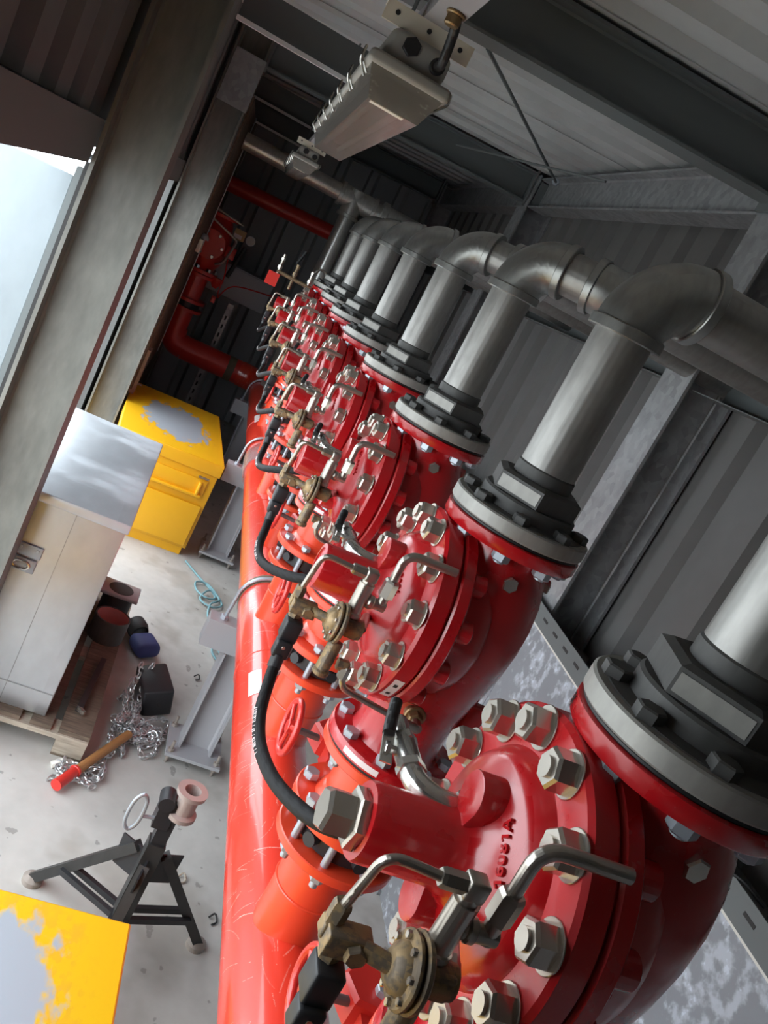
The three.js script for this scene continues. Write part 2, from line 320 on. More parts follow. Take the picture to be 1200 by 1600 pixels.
{ // left wall: sheets above the door header, open doorways beneath in the first two bays, closed beyond
  const w = structGroup('wall_left'), g = sheetGeo(0.30, 3, 0.035, 1.0, 0.10, 0.03);
  for (let i = 0; i < 12; i++) {
    const m = mesh('cladding_sheet', g, M.clad, w); m.geometry = m.geometry.clone();
    m.geometry.applyMatrix4(new THREE.Matrix4().makeBasis(V(0, 0, -1), V(-1, 0, 0), V(0, 1, 0)).multiply(new THREE.Matrix4().makeScale(1, 1, 1))); boxUV(m.geometry);
    m.position.set(-0.515, 0.0, 1.6 - i * 0.9);
  }
  mesh('outer_skin', span(-0.60, -0.565, -0.10, 1.0, -9.7, 1.6), M.clad, w);
  mesh('lower_skin', span(-0.60, -0.52, H, 0.0, -9.7, -6.05), M.clad, w); mesh('lower_skin', span(-0.60, -0.52, H, 0.0, -0.35, 1.6), M.clad, w);  // second piece is unseen, its edge shaped to hold back doorway light
}
struct('wall_back', span(-0.62, 1.9, H, 1.12, 1.5, 1.6), M.clad);

// ------------------------------------------------------------------ steel frame
for (const [i, z] of FR.entries()) {
  const l = thing('steel_column', ['galvanised steel column at the left, nearest the camera, beside the bright open doorway', 'second steel column on the left side, bluish in the doorway light', 'farthest steel column on the left, dark against the far wall'][i], 'column', 'galvanised portal frame columns');
  mesh('section', iBeam(V(-0.383, H, z), V(-0.383, 0.90, z), 0.206, 0.19, 0.009, 0.013, AX.z), M.column, l);
  mesh('base_plate', span(-0.53, -0.277, H, H + 0.02, z - 0.13, z + 0.13), M.column, l);
  if (i === 1) mesh('gusset_plate', span(-0.47, -0.275, 0.42, 0.74, z + 0.100, z + 0.110), M.galv, l);
  rebase(l, -0.383, H, z);
  const r = thing('steel_column', ['galvanised steel column on the right wall behind the nearest upright grey pipes', 'second steel column on the right wall, behind the middle upright pipes', 'farthest steel column on the right wall in the dark corner'][i], 'column', 'galvanised portal frame columns');
  mesh('section', iBeam(V(1.70, H, z + 0.02), V(1.70, 0.98, z + 0.02), 0.206, 0.203, 0.009, 0.013, AX.z), M.galv, r);
  mesh('base_plate', span(1.56, 1.82, H, H + 0.02, z - 0.13, z + 0.15), M.galv, r);
  rebase(r, 1.70, H, z);
  const b = thing('roof_beam', ['dark steel roof beam crossing nearest overhead behind the light fitting', 'second dark steel roof beam from the camera, above the upright pipes', 'farthest dark steel roof beam near the end wall'][i], 'beam', 'roof beams across the shed');
  mesh('section', iBeam(V(-0.28, raft(-0.28) + 0.1, z), V(1.60, raft(1.6) + 0.1, z), 0.203, 0.133, 0.008, 0.011, AX.z), M.beam, b);
  for (const x of [-0.272, 1.585]) mesh('end_plate', box(0.014, 0.26, 0.16, x, raft(x) + 0.1, z), M.beam, b);
  rebase(b, 0.66, raft(0.66), z);
}
for (const [i, [z0, z1]] of [[1.5, FR[0] + 0.11], [FR[0] - 0.11, FR[1] + 0.11], [FR[1] - 0.11, FR[2] + 0.11]].entries()) {
  const e = thing('eaves_beam', ['eaves beam along the top of the right wall, nearest bay at the picture edge', 'eaves beam along the top of the right wall between first and second columns', 'eaves beam along the top of the right wall in the far dark bay'][i], 'beam', 'eaves beams along the right wall');
  mesh('section', iBeam(V(1.68, 0.865, z0), V(1.68, 0.865, z1), 0.203, 0.133, 0.008, 0.011, AX.x), M.galv, e); 
  for (const z of [z0, z1]) mesh('cleat', box(0.12, 0.16, 0.01, 1.68, 0.865, z), M.beam, e);
  rebase(e, 1.68, 0.765, z0);
  const g = thing('wall_rail', ['horizontal sheeting rail on the right wall in the bay nearest the camera', 'horizontal sheeting rail on the right wall behind the second and third upright pipes', 'horizontal sheeting rail on the right wall in the far bay'][i], 'rail', 'sheeting rails on the right wall');
  mesh('channel', channel(V(1.76, 0.155, z0), V(1.76, 0.155, z1), 0.09, 0.13, 0.003, V(-1, 0, 0)), M.beam, g); 
  rebase(g, 1.7, 0.11, z0);
}
for (const [i, [z0, z1]] of [[-0.35, FR[0] + 0.10], [FR[0] - 0.10, FR[1] + 0.10]].entries()) {
  const h = thing('door_header', ['dark steel header over the bright open doorway beside the camera', 'dark steel header over the second doorway beyond the near left column'][i], 'beam', 'door headers on the left wall');
  mesh('channel', span(-0.50, -0.49, -0.125, -0.012, z1, z0), M.beam, h); mesh('lower_flange', span(-0.555, -0.49, -0.135, -0.125, z1, z0), M.beam, h); mesh('upper_flange', span(-0.555, -0.49, -0.012, -0.004, z1, z0), M.beam, h);
  rebase(h, -0.5, -0.13, z0);
}
{ // doorway leaf swung outward next to the near column
  const d = thing('open_door', 'bright galvanised door leaf swung outward beyond the near left column', 'door');
  mesh('leaf', [rbox(0.95, 2.08, 0.04, 0.004, -1.012, -0.20 - 1.04, -3.02)], M.doorZinc, d);
  mesh('dark_gap_strip', span(-0.512, -0.492, -2.27, -0.14, -3.03, -2.96), M.dark, d);  // dark strip added to imitate the dark gap beside the leaf
  mesh('closing_edge', span(-0.537, -0.514, -2.27, -0.165, -3.045, -2.996), M.beam, d);
  mesh('stile', span(-0.86, -0.80, -2.2, -0.23, -3.0, -2.992), M.ochre, d);
  rebase(d, -1.04, H, -3.02);
}
{ const s = single('daylight_slit_strip', span(-0.335, -0.318, -2.2, -0.14, -3.30, -3.285), M.white, 'narrow white strip added as the slit of daylight between the two left steel columns', 'added strip'); rebase(s, -0.326, -2.2, -3.29); }  // white strip added to imitate daylight seen through the slit
{ // slotted rail over the dwarf panel
  const s = thing('slotted_rail', 'dark slotted steel angle running along the top of the mottled lower wall', 'rail');
  mesh('angle', [span(1.552, 1.556, -0.905, -0.835, -9.4, 1.4), span(1.552, 1.60, -0.909, -0.905, -9.4, 1.4)], M.beam, s);
  const slot = rbox(0.002, 0.010, 0.045, 0.0009, 0, 0, 0); const first = mesh('slot', slot, M.dark, null);
  for (let i = 0; i < 46; i++) { const m = first.clone(); m.position.set(1.5515, -0.868, -0.9 - i * 0.11); s.add(m); }
  rebase(s, 1.554, -0.905, -3);
}
{ // brown board lining the left wall beyond the second column
  const b = thing('timber_board', 'tall brown board with a pale metal edge on the left wall past the second column', 'board');
  mesh('board', span(-0.29, -0.27, -1.55, 0.55, -7.80, -6.17), M.brown, b); mesh('edge_strip', span(-0.292, -0.262, -1.55, 0.56, -7.812, -7.80), M.zinc, b); rebase(b, -0.28, -1.55, -7.0);
  const s = thing('wall_box', 'small pale control box fixed to the brown board on the left', 'box'); mesh('case', rbox(0.03, 0.10, 0.3, 0.004, -0.254, -0.50, -7.0), M.white, s); mesh('dome', lathe([[0.04, 0], [0.038, 0.02], [0.025, 0.04], [0, 0.045]], AX.y, V(-0.25, -0.45, -7.0), 20), M.zinc, s); rebase(s, -0.25, -0.55, -7.0);
}

// thin roof struts and tie rods
for (const [i, [z, y]] of [[-4.65, 0.66], [-7.75, 0.665], [-9.0, 0.585]].entries()) {
  const s = thing('roof_strut', ['bright thin roof strut nearest the camera beside the light fitting', 'second bright thin roof strut, between the two light fittings', 'farthest bright thin roof strut above the far light fitting'][i], 'strut', 'roof struts on the left with glint painted white');
  mesh('channel', channel(V(-0.42 + i * 0.03, y + 0.02, z), V(0.24, y + 0.018, z), 0.026 - i * 0.004, 0.02, 0.003, V(0, 1, 0)), M.strut, s);
  mesh('backing_beam', span(-0.42, 0.3, y + 0.03, y + 0.2, z - 0.05, z - 0.035), M.beam, s);
  rebase(s, -0.1, y, z);
}
{ const t = thing('tie_rod', 'thin diagonal bracing rod under the roof sheets, bolted at the eaves beam', 'rod'); mesh('rod', rod(V(0.55, 0.885, -3.6), V(1.58, 0.90, -5.45), 0.008, 10), M.beam, t); mesh('end_nut', hex(V(1.55, 0.90, -5.40), V(1.03, 0, -1.85), 0.022, 0.03), M.zinc, t); rebase(t, 1.06, 0.89, -4.5);
  const u = thing('tie_rod', 'thin bracing rod running back to the second roof beam', 'rod'); mesh('rod', rod(V(1.0, 0.88, -5.95), V(1.56, 0.89, -4.6), 0.007, 10), M.beam, u); rebase(u, 1.28, 0.88, -5.3); }

// ------------------------------------------------------------------ light fittings on their strut
{
  const s = thing('strut_channel', 'long grey strut channel under the roof that carries both light fittings', 'strut');
  mesh('channel', channel(V(0.159, 0.40, 1.2), V(0.159, 0.40, -8.6), 0.054, 0.04, 0.003, AX.y), M.support, s);
  for (const z of [-0.9, -2.4, -5.0, -7.4]) mesh('hanger', rod(V(0.159, 0.405, z), V(0.159, 0.93, z), 0.005, 8), M.beam, s);
  rebase(s, 0.159, 0.40, -3);
  function fitting(z0, label) {
    const t = thing('light_fitting', label, 'light', 'weatherproof batten lights'), L = 1.60, x = 0.151;
    const prof = (w, y, w2, y2) => { const g = new THREE.BoxGeometry(1, y2 - y, L, 1, 1, 1), p = g.attributes.position; for (let i = 0; i < p.count; i++) { const up = p.getY(i) > 0; p.setX(i, Math.sign(p.getX(i)) * (up ? w2 : w) / 2); const e = up ? 0 : 0.022; p.setZ(i, Math.sign(p.getZ(i)) * (L / 2 - e)); } g.translate(x, (y + y2) / 2, z0 - L / 2); return g; };
    mesh('housing', [rbox(0.118, 0.058, L - 0.03, 0.018, x, 0.338, z0 - L / 2), rbox(0.160, 0.026, L + 0.01, 0.011, x, 0.302, z0 - L / 2)], M.grey, t);
    mesh('diffuser', prof(0.098, 0.240, 0.142, 0.292), M.lens, t);
    mesh('gear_tray', span(x - 0.05, x + 0.05, 0.284, 0.289, z0 - L + 0.05, z0 - 0.05), M.dusty, t);
    for (const dx of [-0.025, 0.025]) mesh('tube_lamp', rod(V(x + dx, 0.265, z0 - L + 0.08), V(x + dx, 0.265, z0 - 0.08), 0.008, 12), M.white, t);
    mesh('end_label', box(0.066, 0.001, 0.026, x - 0.010, 0.2392, z0 - 0.040), M.cream, t);
    const br = mesh('mounting_bracket', [box(0.17, 0.034, 0.003, x, 0.383, z0 - 0.035), box(0.17, 0.003, 0.05, x, 0.3985, z0 - 0.06)], M.cream, t);
    for (const dx of [-0.062, 0.0, 0.062]) mesh('bracket_hole', disc(V(x + dx, 0.385, z0 - 0.0335), AX.z, 0.0045, 0.0012, 12, 0.0003), M.dark, br);
    mesh('end_plug', hex(V(x - 0.018, 0.345, z0 - 0.017), AX.z, 0.017, 0.008), M.black, t);
    mesh('gland', disc(V(x + 0.036, 0.338, z0 - 0.017), AX.z, 0.014, 0.012, 20), M.black, t);
    for (const sx of [-1, 1]) for (let k = 0; k < 7; k++) mesh('clip', bent([V(x + sx * 0.068, 0.278, z0 - 0.05 - k * 0.24), V(x + sx * 0.088, 0.300, z0 - 0.05 - k * 0.24), V(x + sx * 0.086, 0.322, z0 - 0.062 - k * 0.24), V(x + sx * 0.086, 0.300, z0 - 0.09 - k * 0.24), V(x + sx * 0.068, 0.278, z0 - 0.09 - k * 0.24)], 0.0026, 0.008, 6), M.chrome, t);
    rebase(t, x, 0.24, z0 - L / 2); return t;
  }
  fitting(-1.64, 'long dusty light fitting with clear cover hanging nearest the camera');
  fitting(-5.15, 'small looking far light fitting with wire guard, beyond the near one');
  const c = thing('cable_conduit', 'short black flexible cable between the near light fitting and its strut', 'cable');
  mesh('cable', bent([V(0.187, 0.338, -1.645), V(0.187, 0.335, -1.60), V(0.178, 0.385, -1.57), V(0.166, 0.402, -1.535)], 0.0085, 0.03, 14), M.rubber, c);
  mesh('brass_gland', [disc(V(0.166, 0.378, -1.543), AX.y, 0.013, 0.018, 20), ring(V(0.166, 0.394, -1.543), AX.y, 0.017, 0.003, 0.006, 20)], M.bronze, c); rebase(c, 0.17, 0.34, -1.6);
}

// ------------------------------------------------------------------ manifold, spools, butterfly valves
const AXX = 0.696, MY = -1.472, MR = 0.117;
const ZK = [-0.80]; for (let k = 0; k < 7; k++) ZK.push(-1.535 - 0.755 * k);
{
  const m = thing('manifold_pipe', 'large bright red manifold pipe running along the floor under all the valves', 'pipe');
  mesh('pipe', [rod(V(AXX, MY, 0.9), V(AXX, MY, -7.88), MR, 64)], M.pipeRed, m);
  mesh('end_cap', lathe([[MR, 0], [MR * 0.9, 0.05], [MR * 0.6, 0.085], [0, 0.1]], AX.z, V(AXX, MY, 0.9), 40), M.pipeRed, m);
  mesh('feed_elbow', swept(new THREE.CatmullRomCurve3([V(AXX, MY, -7.87), V(AXX - 0.02, MY, -7.99), V(AXX - 0.09, MY, -8.07), V(AXX - 0.22, MY, -8.10)]), MR, 24, 48), M.pipeRed, m);
  for (const z of ZK) {
    const b = mesh('branch_pipe', [rod(V(AXX, MY + 0.05, z), V(AXX, -1.135, z), 0.084, 48)], M.spool, m);
    mesh('weld_bead', [new THREE.TorusGeometry(0.0845, 0.0035, 8, 48).rotateX(Math.PI / 2).translate(AXX, -1.262, z)], M.spool, b);
    mesh('flange', [disc(V(AXX, -1.142, z), AX.y, 0.1425, 0.022)], M.spool, b);
  }
  for (const z of [-1.2, -2.75, -4.4, -6.2]) mesh('weld_ring', [new THREE.TorusGeometry(MR, 0.0022, 8, 64).translate(AXX, MY, z)], M.pipeRed, m);
  mesh('pipe_wrap', ring(V(AXX, MY, -3.40), AX.z, MR + 0.0025, MR - 0.002, 0.07, 56), M.tape, m);
  const patch = (a0, a1, z0, z1) => { const g = new THREE.CylinderGeometry(MR + 0.0012, MR + 0.0012, z1 - z0, 10, 1, true, a0, a1 - a0); g.rotateX(Math.PI / 2); g.translate(AXX, MY, (z0 + z1) / 2); return g; };
  mesh('paper_label', patch(-2.55, -2.15, -2.62, -2.47), M.paper, m).userData.label = 'pale pink paper label';
  mesh('paper_label', patch(-2.55, -2.2, -6.35, -6.15), M.paper, m);
  rebase(m, AXX, MY - MR, -3.5);
}
function bolts(name, parent, n, r, y, dir, mat, rad, h, phase, cx, cz, extra = 0) {
  const first = mesh(name, [hex(V(0, 0, 0), dir, rad, h), extra ? rod(V(0, 0, 0), V(0, dir.y * (h + extra), 0), rad * 0.55, 12) : []].flat(), mat, null);
  for (let i = 0; i < n; i++) { const m = first.clone(), a = phase + i * 2 * Math.PI / n; m.position.set(cx + r * Math.cos(a), y, cz + r * Math.sin(a)); m.rotation.y = i; parent.add(m); }
}
const P8 = Math.PI / 8;
{ // build at the second valve, then copy
  const z = ZK[1], bv = thing('butterfly_valve', '', 'valve', 'butterfly valves on the manifold branches');
  mesh('wafer_body', [disc(V(AXX, -1.115, z), AX.y, 0.106, 0.054), box(0.05, 0.05, 0.22, AXX, -1.088, z - 0.12)], M.black, bv);
  for (let i = 0; i < 6; i++) { const a = 0.4 + i; mesh('body_lug', rod(V(AXX + 0.09 * Math.cos(a), -1.088, z + 0.09 * Math.sin(a)), V(AXX + 0.128 * Math.cos(a), -1.088, z + 0.128 * Math.sin(a)), 0.016, 14), M.black, bv); }
  for (let i = 0; i < 8; i++) {
    const a = P8 + i * Math.PI / 4, x = AXX + 0.118 * Math.cos(a), q = z + 0.118 * Math.sin(a);
    mesh('stud_bolt', [rod(V(x, -1.175, q), V(x, -1.02, q), 0.0092, 14), hex(V(x, -1.03, q), AX.y, 0.0185, 0.015, i), hex(V(x, -1.142, q), V(0, -1, 0), 0.0185, 0.016, i)], M.zinc, bv);
  }
  const gb = mesh('gearbox', [hex(V(AXX - 0.02, -1.088, z - 0.27), V(0, 1, 0), 0.058, 0.055, 0.3), box(0.09, 0.05, 0.06, AXX, -1.075, z - 0.2)], M.red, bv);
  mesh('gear_bolt', hex(V(AXX - 0.01, -1.033, z - 0.255), AX.y, 0.014, 0.012), M.zinc, gb);
  mesh('drive_shaft', rod(V(AXX - 0.06, -1.055, z - 0.245), V(AXX - 0.143, -1.045, z - 0.235), 0.0085, 12), M.beam, bv);
  const hw = mesh('handwheel', [new THREE.TorusGeometry(0.064, 0.0085, 12, 40).rotateY(Math.PI / 2).translate(AXX - 0.143, -1.045, z - 0.235)], M.red, bv);
  mesh('wheel_hub', disc(V(AXX - 0.153, -1.045, z - 0.235), AX.x, 0.017, 0.022, 24), M.red, hw);
  for (let i = 0; i < 3; i++) { const a = 0.5 + i * 2.094; mesh('spoke', rod(V(AXX - 0.143, -1.045, z - 0.235), V(AXX - 0.143, -1.045 + 0.06 * Math.sin(a), z - 0.235 + 0.06 * Math.cos(a)), 0.0065, 10), M.red, hw); }
  rebase(bv, AXX, -1.12, z);
  const sp = thing('spool_piece', '', 'pipe', 'flanged spool pieces under the valves');
  mesh('pipe', [rod(V(AXX, -1.05, z), V(AXX, -0.90, z), 0.084, 48)], M.spool, sp);
  mesh('weld_collar', [lathe([[0.084, 0], [0.098, 0], [0.094, 0.012], [0.084, 0.024]], AX.y, V(AXX, -1.035, z), 48)], M.spool, sp);
  mesh('lower_flange', [disc(V(AXX, -1.060, z), AX.y, 0.1425, 0.024)], M.spool, sp);
  mesh('upper_flange', [disc(V(AXX, -0.905, z), AX.y, 0.1425, 0.022)], M.spool, sp);
  mesh('gasket', ring(V(AXX, -0.884, z), AX.y, 0.139, 0.08, 0.005), M.dark, sp);
  bolts('flange_bolt', sp, 8, 0.118, -0.905, V(0, -1, 0), M.zinc, 0.0175, 0.015, P8, AXX, z, 0.008);
  rebase(sp, AXX, -1.06, z);
  for (let k = 0; k < 8; k++) {
    const lb = (k === 1 ? bv : copy(bv, AXX, -1.12, ZK[k], '')), ls = (k === 1 ? sp : copy(sp, AXX, -1.06, ZK[k], ''));
    lb.userData.label = `black wafer butterfly valve with red handwheel, ${ORD[k]} from the camera along the manifold`;
    ls.userData.label = `short orange red flanged spool under the ${ORD[k]} deluge valve from the camera`;
  }
}

// ------------------------------------------------------------------ deluge valves
function buildValve(k, trimShift) {
  const z = ZK[k], C = -0.555, t = thing('deluge_valve', '', 'valve', 'row of red deluge valves'), nx = V(-1, 0, 0), ax = (d, y, q) => V(AXX + d, y, z + q);
  // casting: throat, bulging bowl, neck to the bonnet, both flanges
  mesh('body', [
    lathe([[0.085, -0.878], [0.1425, -0.876], [0.1425, -0.856], [0.140, -0.853], [0.100, -0.850], [0.094, -0.835], [0.093, -0.79], [0.100, -0.73], [0.113, -0.67], [0.124, -0.61], [0.129, -0.55], [0.128, -0.50], [0.121, -0.45], [0.110, -0.41], [0.100, -0.385], [0.100, -0.364], [0.106, -0.358], [0.140, -0.356], [0.1425, -0.353], [0.1425, -0.332], [0.140, -0.330], [0.08, -0.330]], AX.y, ax(0, 0, 0), 72),
    lathe([[0.125, 0.0], [0.150, 0.02], [0.163, 0.045], [0.167, 0.075], [0.168, 0.092]], nx, ax(0.012, C, 0), 72),
    disc(ax(-0.078, C, 0), nx, 0.199, 0.0285, 84, 0.004)], M.valve, t, 0.7);
  mesh('stiffening_lug', rbox(0.05, 0.09, 0.03, 0.012, AXX + 0.115, -0.74, z + 0.03), M.valve, t);
  for (const [a, s] of [[1.57, 0.095], [0.2, 0.10], [-1.57, 0.095]]) {
    const d = V(Math.cos(a), 0, Math.sin(a)), p = ax(0, -0.409, 0).addScaledVector(d, s);
    mesh('body_plug', [disc(p.clone().addScaledVector(d, -0.02), d, 0.025, 0.022, 24), hex(p, d, 0.0165, 0.02, 0.3)], M.nut, t);
  }
  mesh('port_plug', [disc(ax(-0.03, -0.735, 0.085), V(-0.1, 0, 1), 0.022, 0.02, 20), hex(ax(-0.033, -0.735, 0.103), V(-0.1, 0, 1), 0.016, 0.02)], M.bronze, t);
  bolts('flange_bolt', t, 8, 0.119, -0.853, AX.y, M.zinc, 0.0175, 0.015, P8, AXX, z);
  if (k === 1) { const g = new THREE.CylinderGeometry(0.1428, 0.1428, 0.013, 10, 1, true, -1.0, 0.62); g.translate(AXX, -0.8655, z); mesh('flange_label', g, M.paper, t); }
  const bo = mesh('bonnet', [
    disc(ax(-0.108, C, 0), nx, 0.199, 0.042, 84, 0.006),
    lathe([[0.142, 0.0], [0.139, 0.006], [0.128, 0.022], [0.119, 0.028], [0.085, 0.038], [0.062, 0.047], [0.053, 0.058], [0.0475, 0.075], [0.0465, 0.168], [0.0445, 0.172], [0.036, 0.173], [0.035, 0.170], [0, 0.170]], nx, ax(-0.149, C, 0), 72)], M.valve, t, 0.7);
  const drop = (y, q, up) => { // teardrop lug pointing to the tower
    const s = new THREE.Shape(), r = 0.027; s.absarc(0, 0, r, -0.5, Math.PI + 0.5, false); s.lineTo(0, -0.078); s.closePath();
    const g = new THREE.ExtrudeGeometry(s, { depth: 0.045, bevelEnabled: true, bevelSize: 0.003, bevelThickness: 0.003, bevelSegments: 2, curveSegments: 16 });
    if (!up) g.rotateZ(Math.PI); g.rotateY(-Math.PI / 2); g.translate(AXX - 0.168, y, z + q); return g;
  };
  mesh('lifting_lug', drop(-0.478, 0.0, true), M.valve, bo); mesh('lifting_lug', drop(-0.632, 0.0, false), M.valve, bo);
  mesh('cast_lettering', lettering('16081A', 0.0158, 0.0098, ax(-0.1765, -0.514, 0.100), V(0, 0.72, -0.69).normalize(), V(0, -0.69, -0.72).normalize()), M.valve, bo, 0.2);
  { const a = [-0.76, -0.42]; const g = new THREE.CylinderGeometry(0.2004, 0.2004, 0.020, 8, 1, true, a[0], a[1] - a[0]); g.rotateZ(Math.PI / 2); g.rotateX(0); g.translate(AXX - 0.129, C, z); const tag = mesh('name_tag', g, M.paper, bo);
    for (const q of [-0.70, -0.54]) { const s = new THREE.CylinderGeometry(0.2009, 0.2009, 0.008, 3, 1, true, q, 0.05); s.rotateZ(Math.PI / 2); s.translate(AXX - 0.129, C, z); mesh('tag_slot', s, M.dark, bo); } }
  const nutGeo = [disc(V(0, 0, 0), nx, 0.0285, 0.003, 24, 0.0008), hex(V(-0.003, 0, 0), nx, 0.0245, 0.027), rod(V(-0.02, 0, 0), V(-0.0345, 0, 0), 0.0125, 18)], nut0 = mesh('bonnet_nut', nutGeo, M.nut, null);
  const studGeo = [disc(V(0.0, 0, 0), AX.x, 0.0215, 0.03, 18)], stud0 = mesh('bolt_boss', studGeo, M.valve, null);
  for (let i = 0; i < 12; i++) {
    const a = (15 + 30 * i) * Math.PI / 180, y = C + 0.173 * Math.cos(a), q = z + 0.173 * Math.sin(a);
    const n = nut0.clone(); n.position.set(AXX - 0.150, y, q); n.rotation.x = i * 1.3; t.add(n);
    const s = stud0.clone(); s.position.set(AXX - 0.080, y, q); t.add(s);
  }
  // drain valve on the far side of the tower
  const dv = new THREE.Group(); dv.name = 'drain_valve'; t.add(dv);
  mesh('elbow', [hex(ax(-0.195, -0.515, -0.035), nx, 0.0215, 0.018), ...swept(new THREE.QuadraticBezierCurve3(ax(-0.21, -0.515, -0.035), ax(-0.262, -0.515, -0.035), ax(-0.262, -0.515, -0.078)), 0.0155, 16, 18)], M.chrome, dv);
  mesh('valve_body', [hex(ax(-0.262, -0.515, -0.075), V(0, 0, -1), 0.019, 0.016), rod(ax(-0.262, -0.515, -0.09), ax(-0.262, -0.515, -0.135), 0.0165, 18), hex(ax(-0.262, -0.515, -0.13), V(0, 0, -1), 0.018, 0.018), rod(ax(-0.262, -0.515, -0.148), ax(-0.262, -0.515, -0.185), 0.013, 16), rod(ax(-0.262, -0.515, -0.112), ax(-0.29, -0.515, -0.112), 0.006, 10)], M.chrome, dv);
  mesh('lever_plate', [bar(ax(-0.291, -0.525, -0.095), ax(-0.288, -0.50, -0.145), 0.003, 0.016, AX.x), hex(ax(-0.288, -0.515, -0.112), nx, 0.009, 0.007)], M.chrome, dv);
  mesh('lever_grip', smooth([ax(-0.29, -0.505, -0.130), ax(-0.287, -0.497, -0.15), ax(-0.280, -0.486, -0.182)], 0.0085, 16, 12), M.rubber, dv);
  dv.position.set(0, 0.0, 0.012);
  // control trim
  const tr = new THREE.Group(); tr.name = 'control_trim'; t.add(tr);
  mesh('vent_tube', bent([ax(-0.222, -0.490, 0.152), ax(-0.222, -0.418, 0.150), ax(-0.124, -0.415, 0.155)], 0.0082, 0.028, 18), M.stainless, tr);
  mesh('vent_fitting', [hex(ax(-0.222, -0.508, 0.152), AX.y, 0.0145, 0.034), rod(ax(-0.222, -0.535, 0.152), ax(-0.222, -0.505, 0.152), 0.0095, 14), rod(ax(-0.262, -0.528, 0.152), ax(-0.213, -0.528, 0.152), 0.0105, 16), disc(ax(-0.248, -0.528, 0.152), AX.x, 0.0135, 0.012, 18)], M.stainless, tr);
  mesh('strainer', [rod(ax(-0.262, -0.566, 0.152), ax(-0.262, -0.497, 0.152), 0.0145, 20), disc(ax(-0.262, -0.566, 0.152), AX.y, 0.0165, 0.012, 20), rod(ax(-0.262, -0.50, 0.152), ax(-0.262, -0.482, 0.152), 0.0115, 16)], M.stainless, tr);
  mesh('elbow_fitting', [rbox(0.023, 0.023, 0.023, 0.004, AXX - 0.262, -0.481, z + 0.152), hex(ax(-0.270, -0.481, 0.152), nx, 0.0105, 0.030)], M.stainless, tr);
  mesh('sensing_tube', bent([ax(-0.297, -0.481, 0.152), ax(-0.355, -0.479, 0.146), ax(-0.360, -0.563, 0.132)], 0.0053, 0.022, 14), M.stainless, tr);
  mesh('tube_nut', [hex(ax(-0.360, -0.582, 0.130), AX.y, 0.0105, 0.026), rbox(0.02, 0.018, 0.02, 0.003, AXX - 0.360, -0.588, z + 0.130)], M.brass, tr);
  const rl = mesh('relay_valve', [disc(ax(-0.272, -0.583, 0.163), nx, 0.0385, 0.009, 40), disc(ax(-0.283, -0.583, 0.163), nx, 0.0375, 0.008, 40), lathe([[0.026, 0], [0.024, 0.006], [0.016, 0.013], [0.0, 0.015]], nx, ax(-0.291, -0.583, 0.163), 28), rod(ax(-0.276, -0.583, 0.163), ax(-0.235, -0.583, 0.163), 0.018, 20), rod(ax(-0.30, -0.583, 0.163), ax(-0.328, -0.585, 0.150), 0.0095, 14), rbox(0.03, 0.032, 0.03, 0.005, AXX - 0.252, -0.583, z + 0.163)], M.brass, tr);
  for (let i = 0; i < 8; i++) { const a = i * Math.PI / 4 + 0.3; const q = hex(ax(-0.2905, -0.583 + 0.031 * Math.cos(a), 0.163 + 0.031 * Math.sin(a)), nx, 0.0045, 0.005); rl.userData.b = (rl.userData.b ?? []); rl.userData.b.push(q); }
  mesh('relay_screws', rl.userData.b, M.nut, tr); delete rl.userData.b;
  mesh('solenoid_valve', [rbox(0.048, 0.026, 0.028, 0.003, AXX - 0.343, -0.590, z + 0.140), hex(ax(-0.335, -0.590, 0.150), AX.z, 0.0115, 0.012), hex(ax(-0.352, -0.612, 0.140), AX.y, 0.012, 0.012)], M.brass, tr);
  mesh('solenoid_coil', [rbox(0.032, 0.042, 0.036, 0.004, AXX - 0.348, -0.634, z + 0.147)], M.black, tr);
  mesh('coil_plug', [rbox(0.030, 0.034, 0.026, 0.004, AXX - 0.350, -0.668, z + 0.160), rod(ax(-0.350, -0.68, 0.163), ax(-0.349, -0.706, 0.168), 0.0125, 18)], M.black, tr);
  mesh('plug_screw', disc(ax(-0.350, -0.662, 0.173), AX.z, 0.0035, 0.0015, 12, 0.0004), M.nut, tr);
  mesh('check_valve', [rod(ax(-0.268, -0.614, 0.170), ax(-0.272, -0.672, 0.180), 0.0135, 18), disc(ax(-0.272, -0.68, 0.181), AX.y, 0.0155, 0.012, 18), hex(ax(-0.25, -0.650, 0.178), AX.x, 0.0115, 0.022)], M.brass, tr);
  mesh('drain_tube', bent([ax(-0.232, -0.650, 0.180), ax(-0.226, -0.690, 0.182), ax(-0.05, -0.735, 0.145)], 0.0062, 0.02, 14), M.stainless, tr);
  mesh('drain_fitting', [rod(ax(-0.065, -0.731, 0.147), ax(-0.035, -0.737, 0.142), 0.0085, 14), rod(ax(-0.035, -0.737, 0.145), ax(-0.034, -0.736, 0.118), 0.0105, 14)], M.stainless, tr);
  mesh('drain_nut', hex(ax(-0.232, -0.672, 0.181), AX.y, 0.0105, 0.024), M.stainless, tr);
  mesh('bonnet_connection', [hex(ax(-0.236, -0.583, 0.155), V(0.25, 0, -1), 0.0125, 0.022), rod(ax(-0.232, -0.583, 0.15), ax(-0.20, -0.600, 0.05), 0.0095, 14)], M.stainless, tr);
  if (trimShift) tr.position.copy(trimShift);
  return t;
}
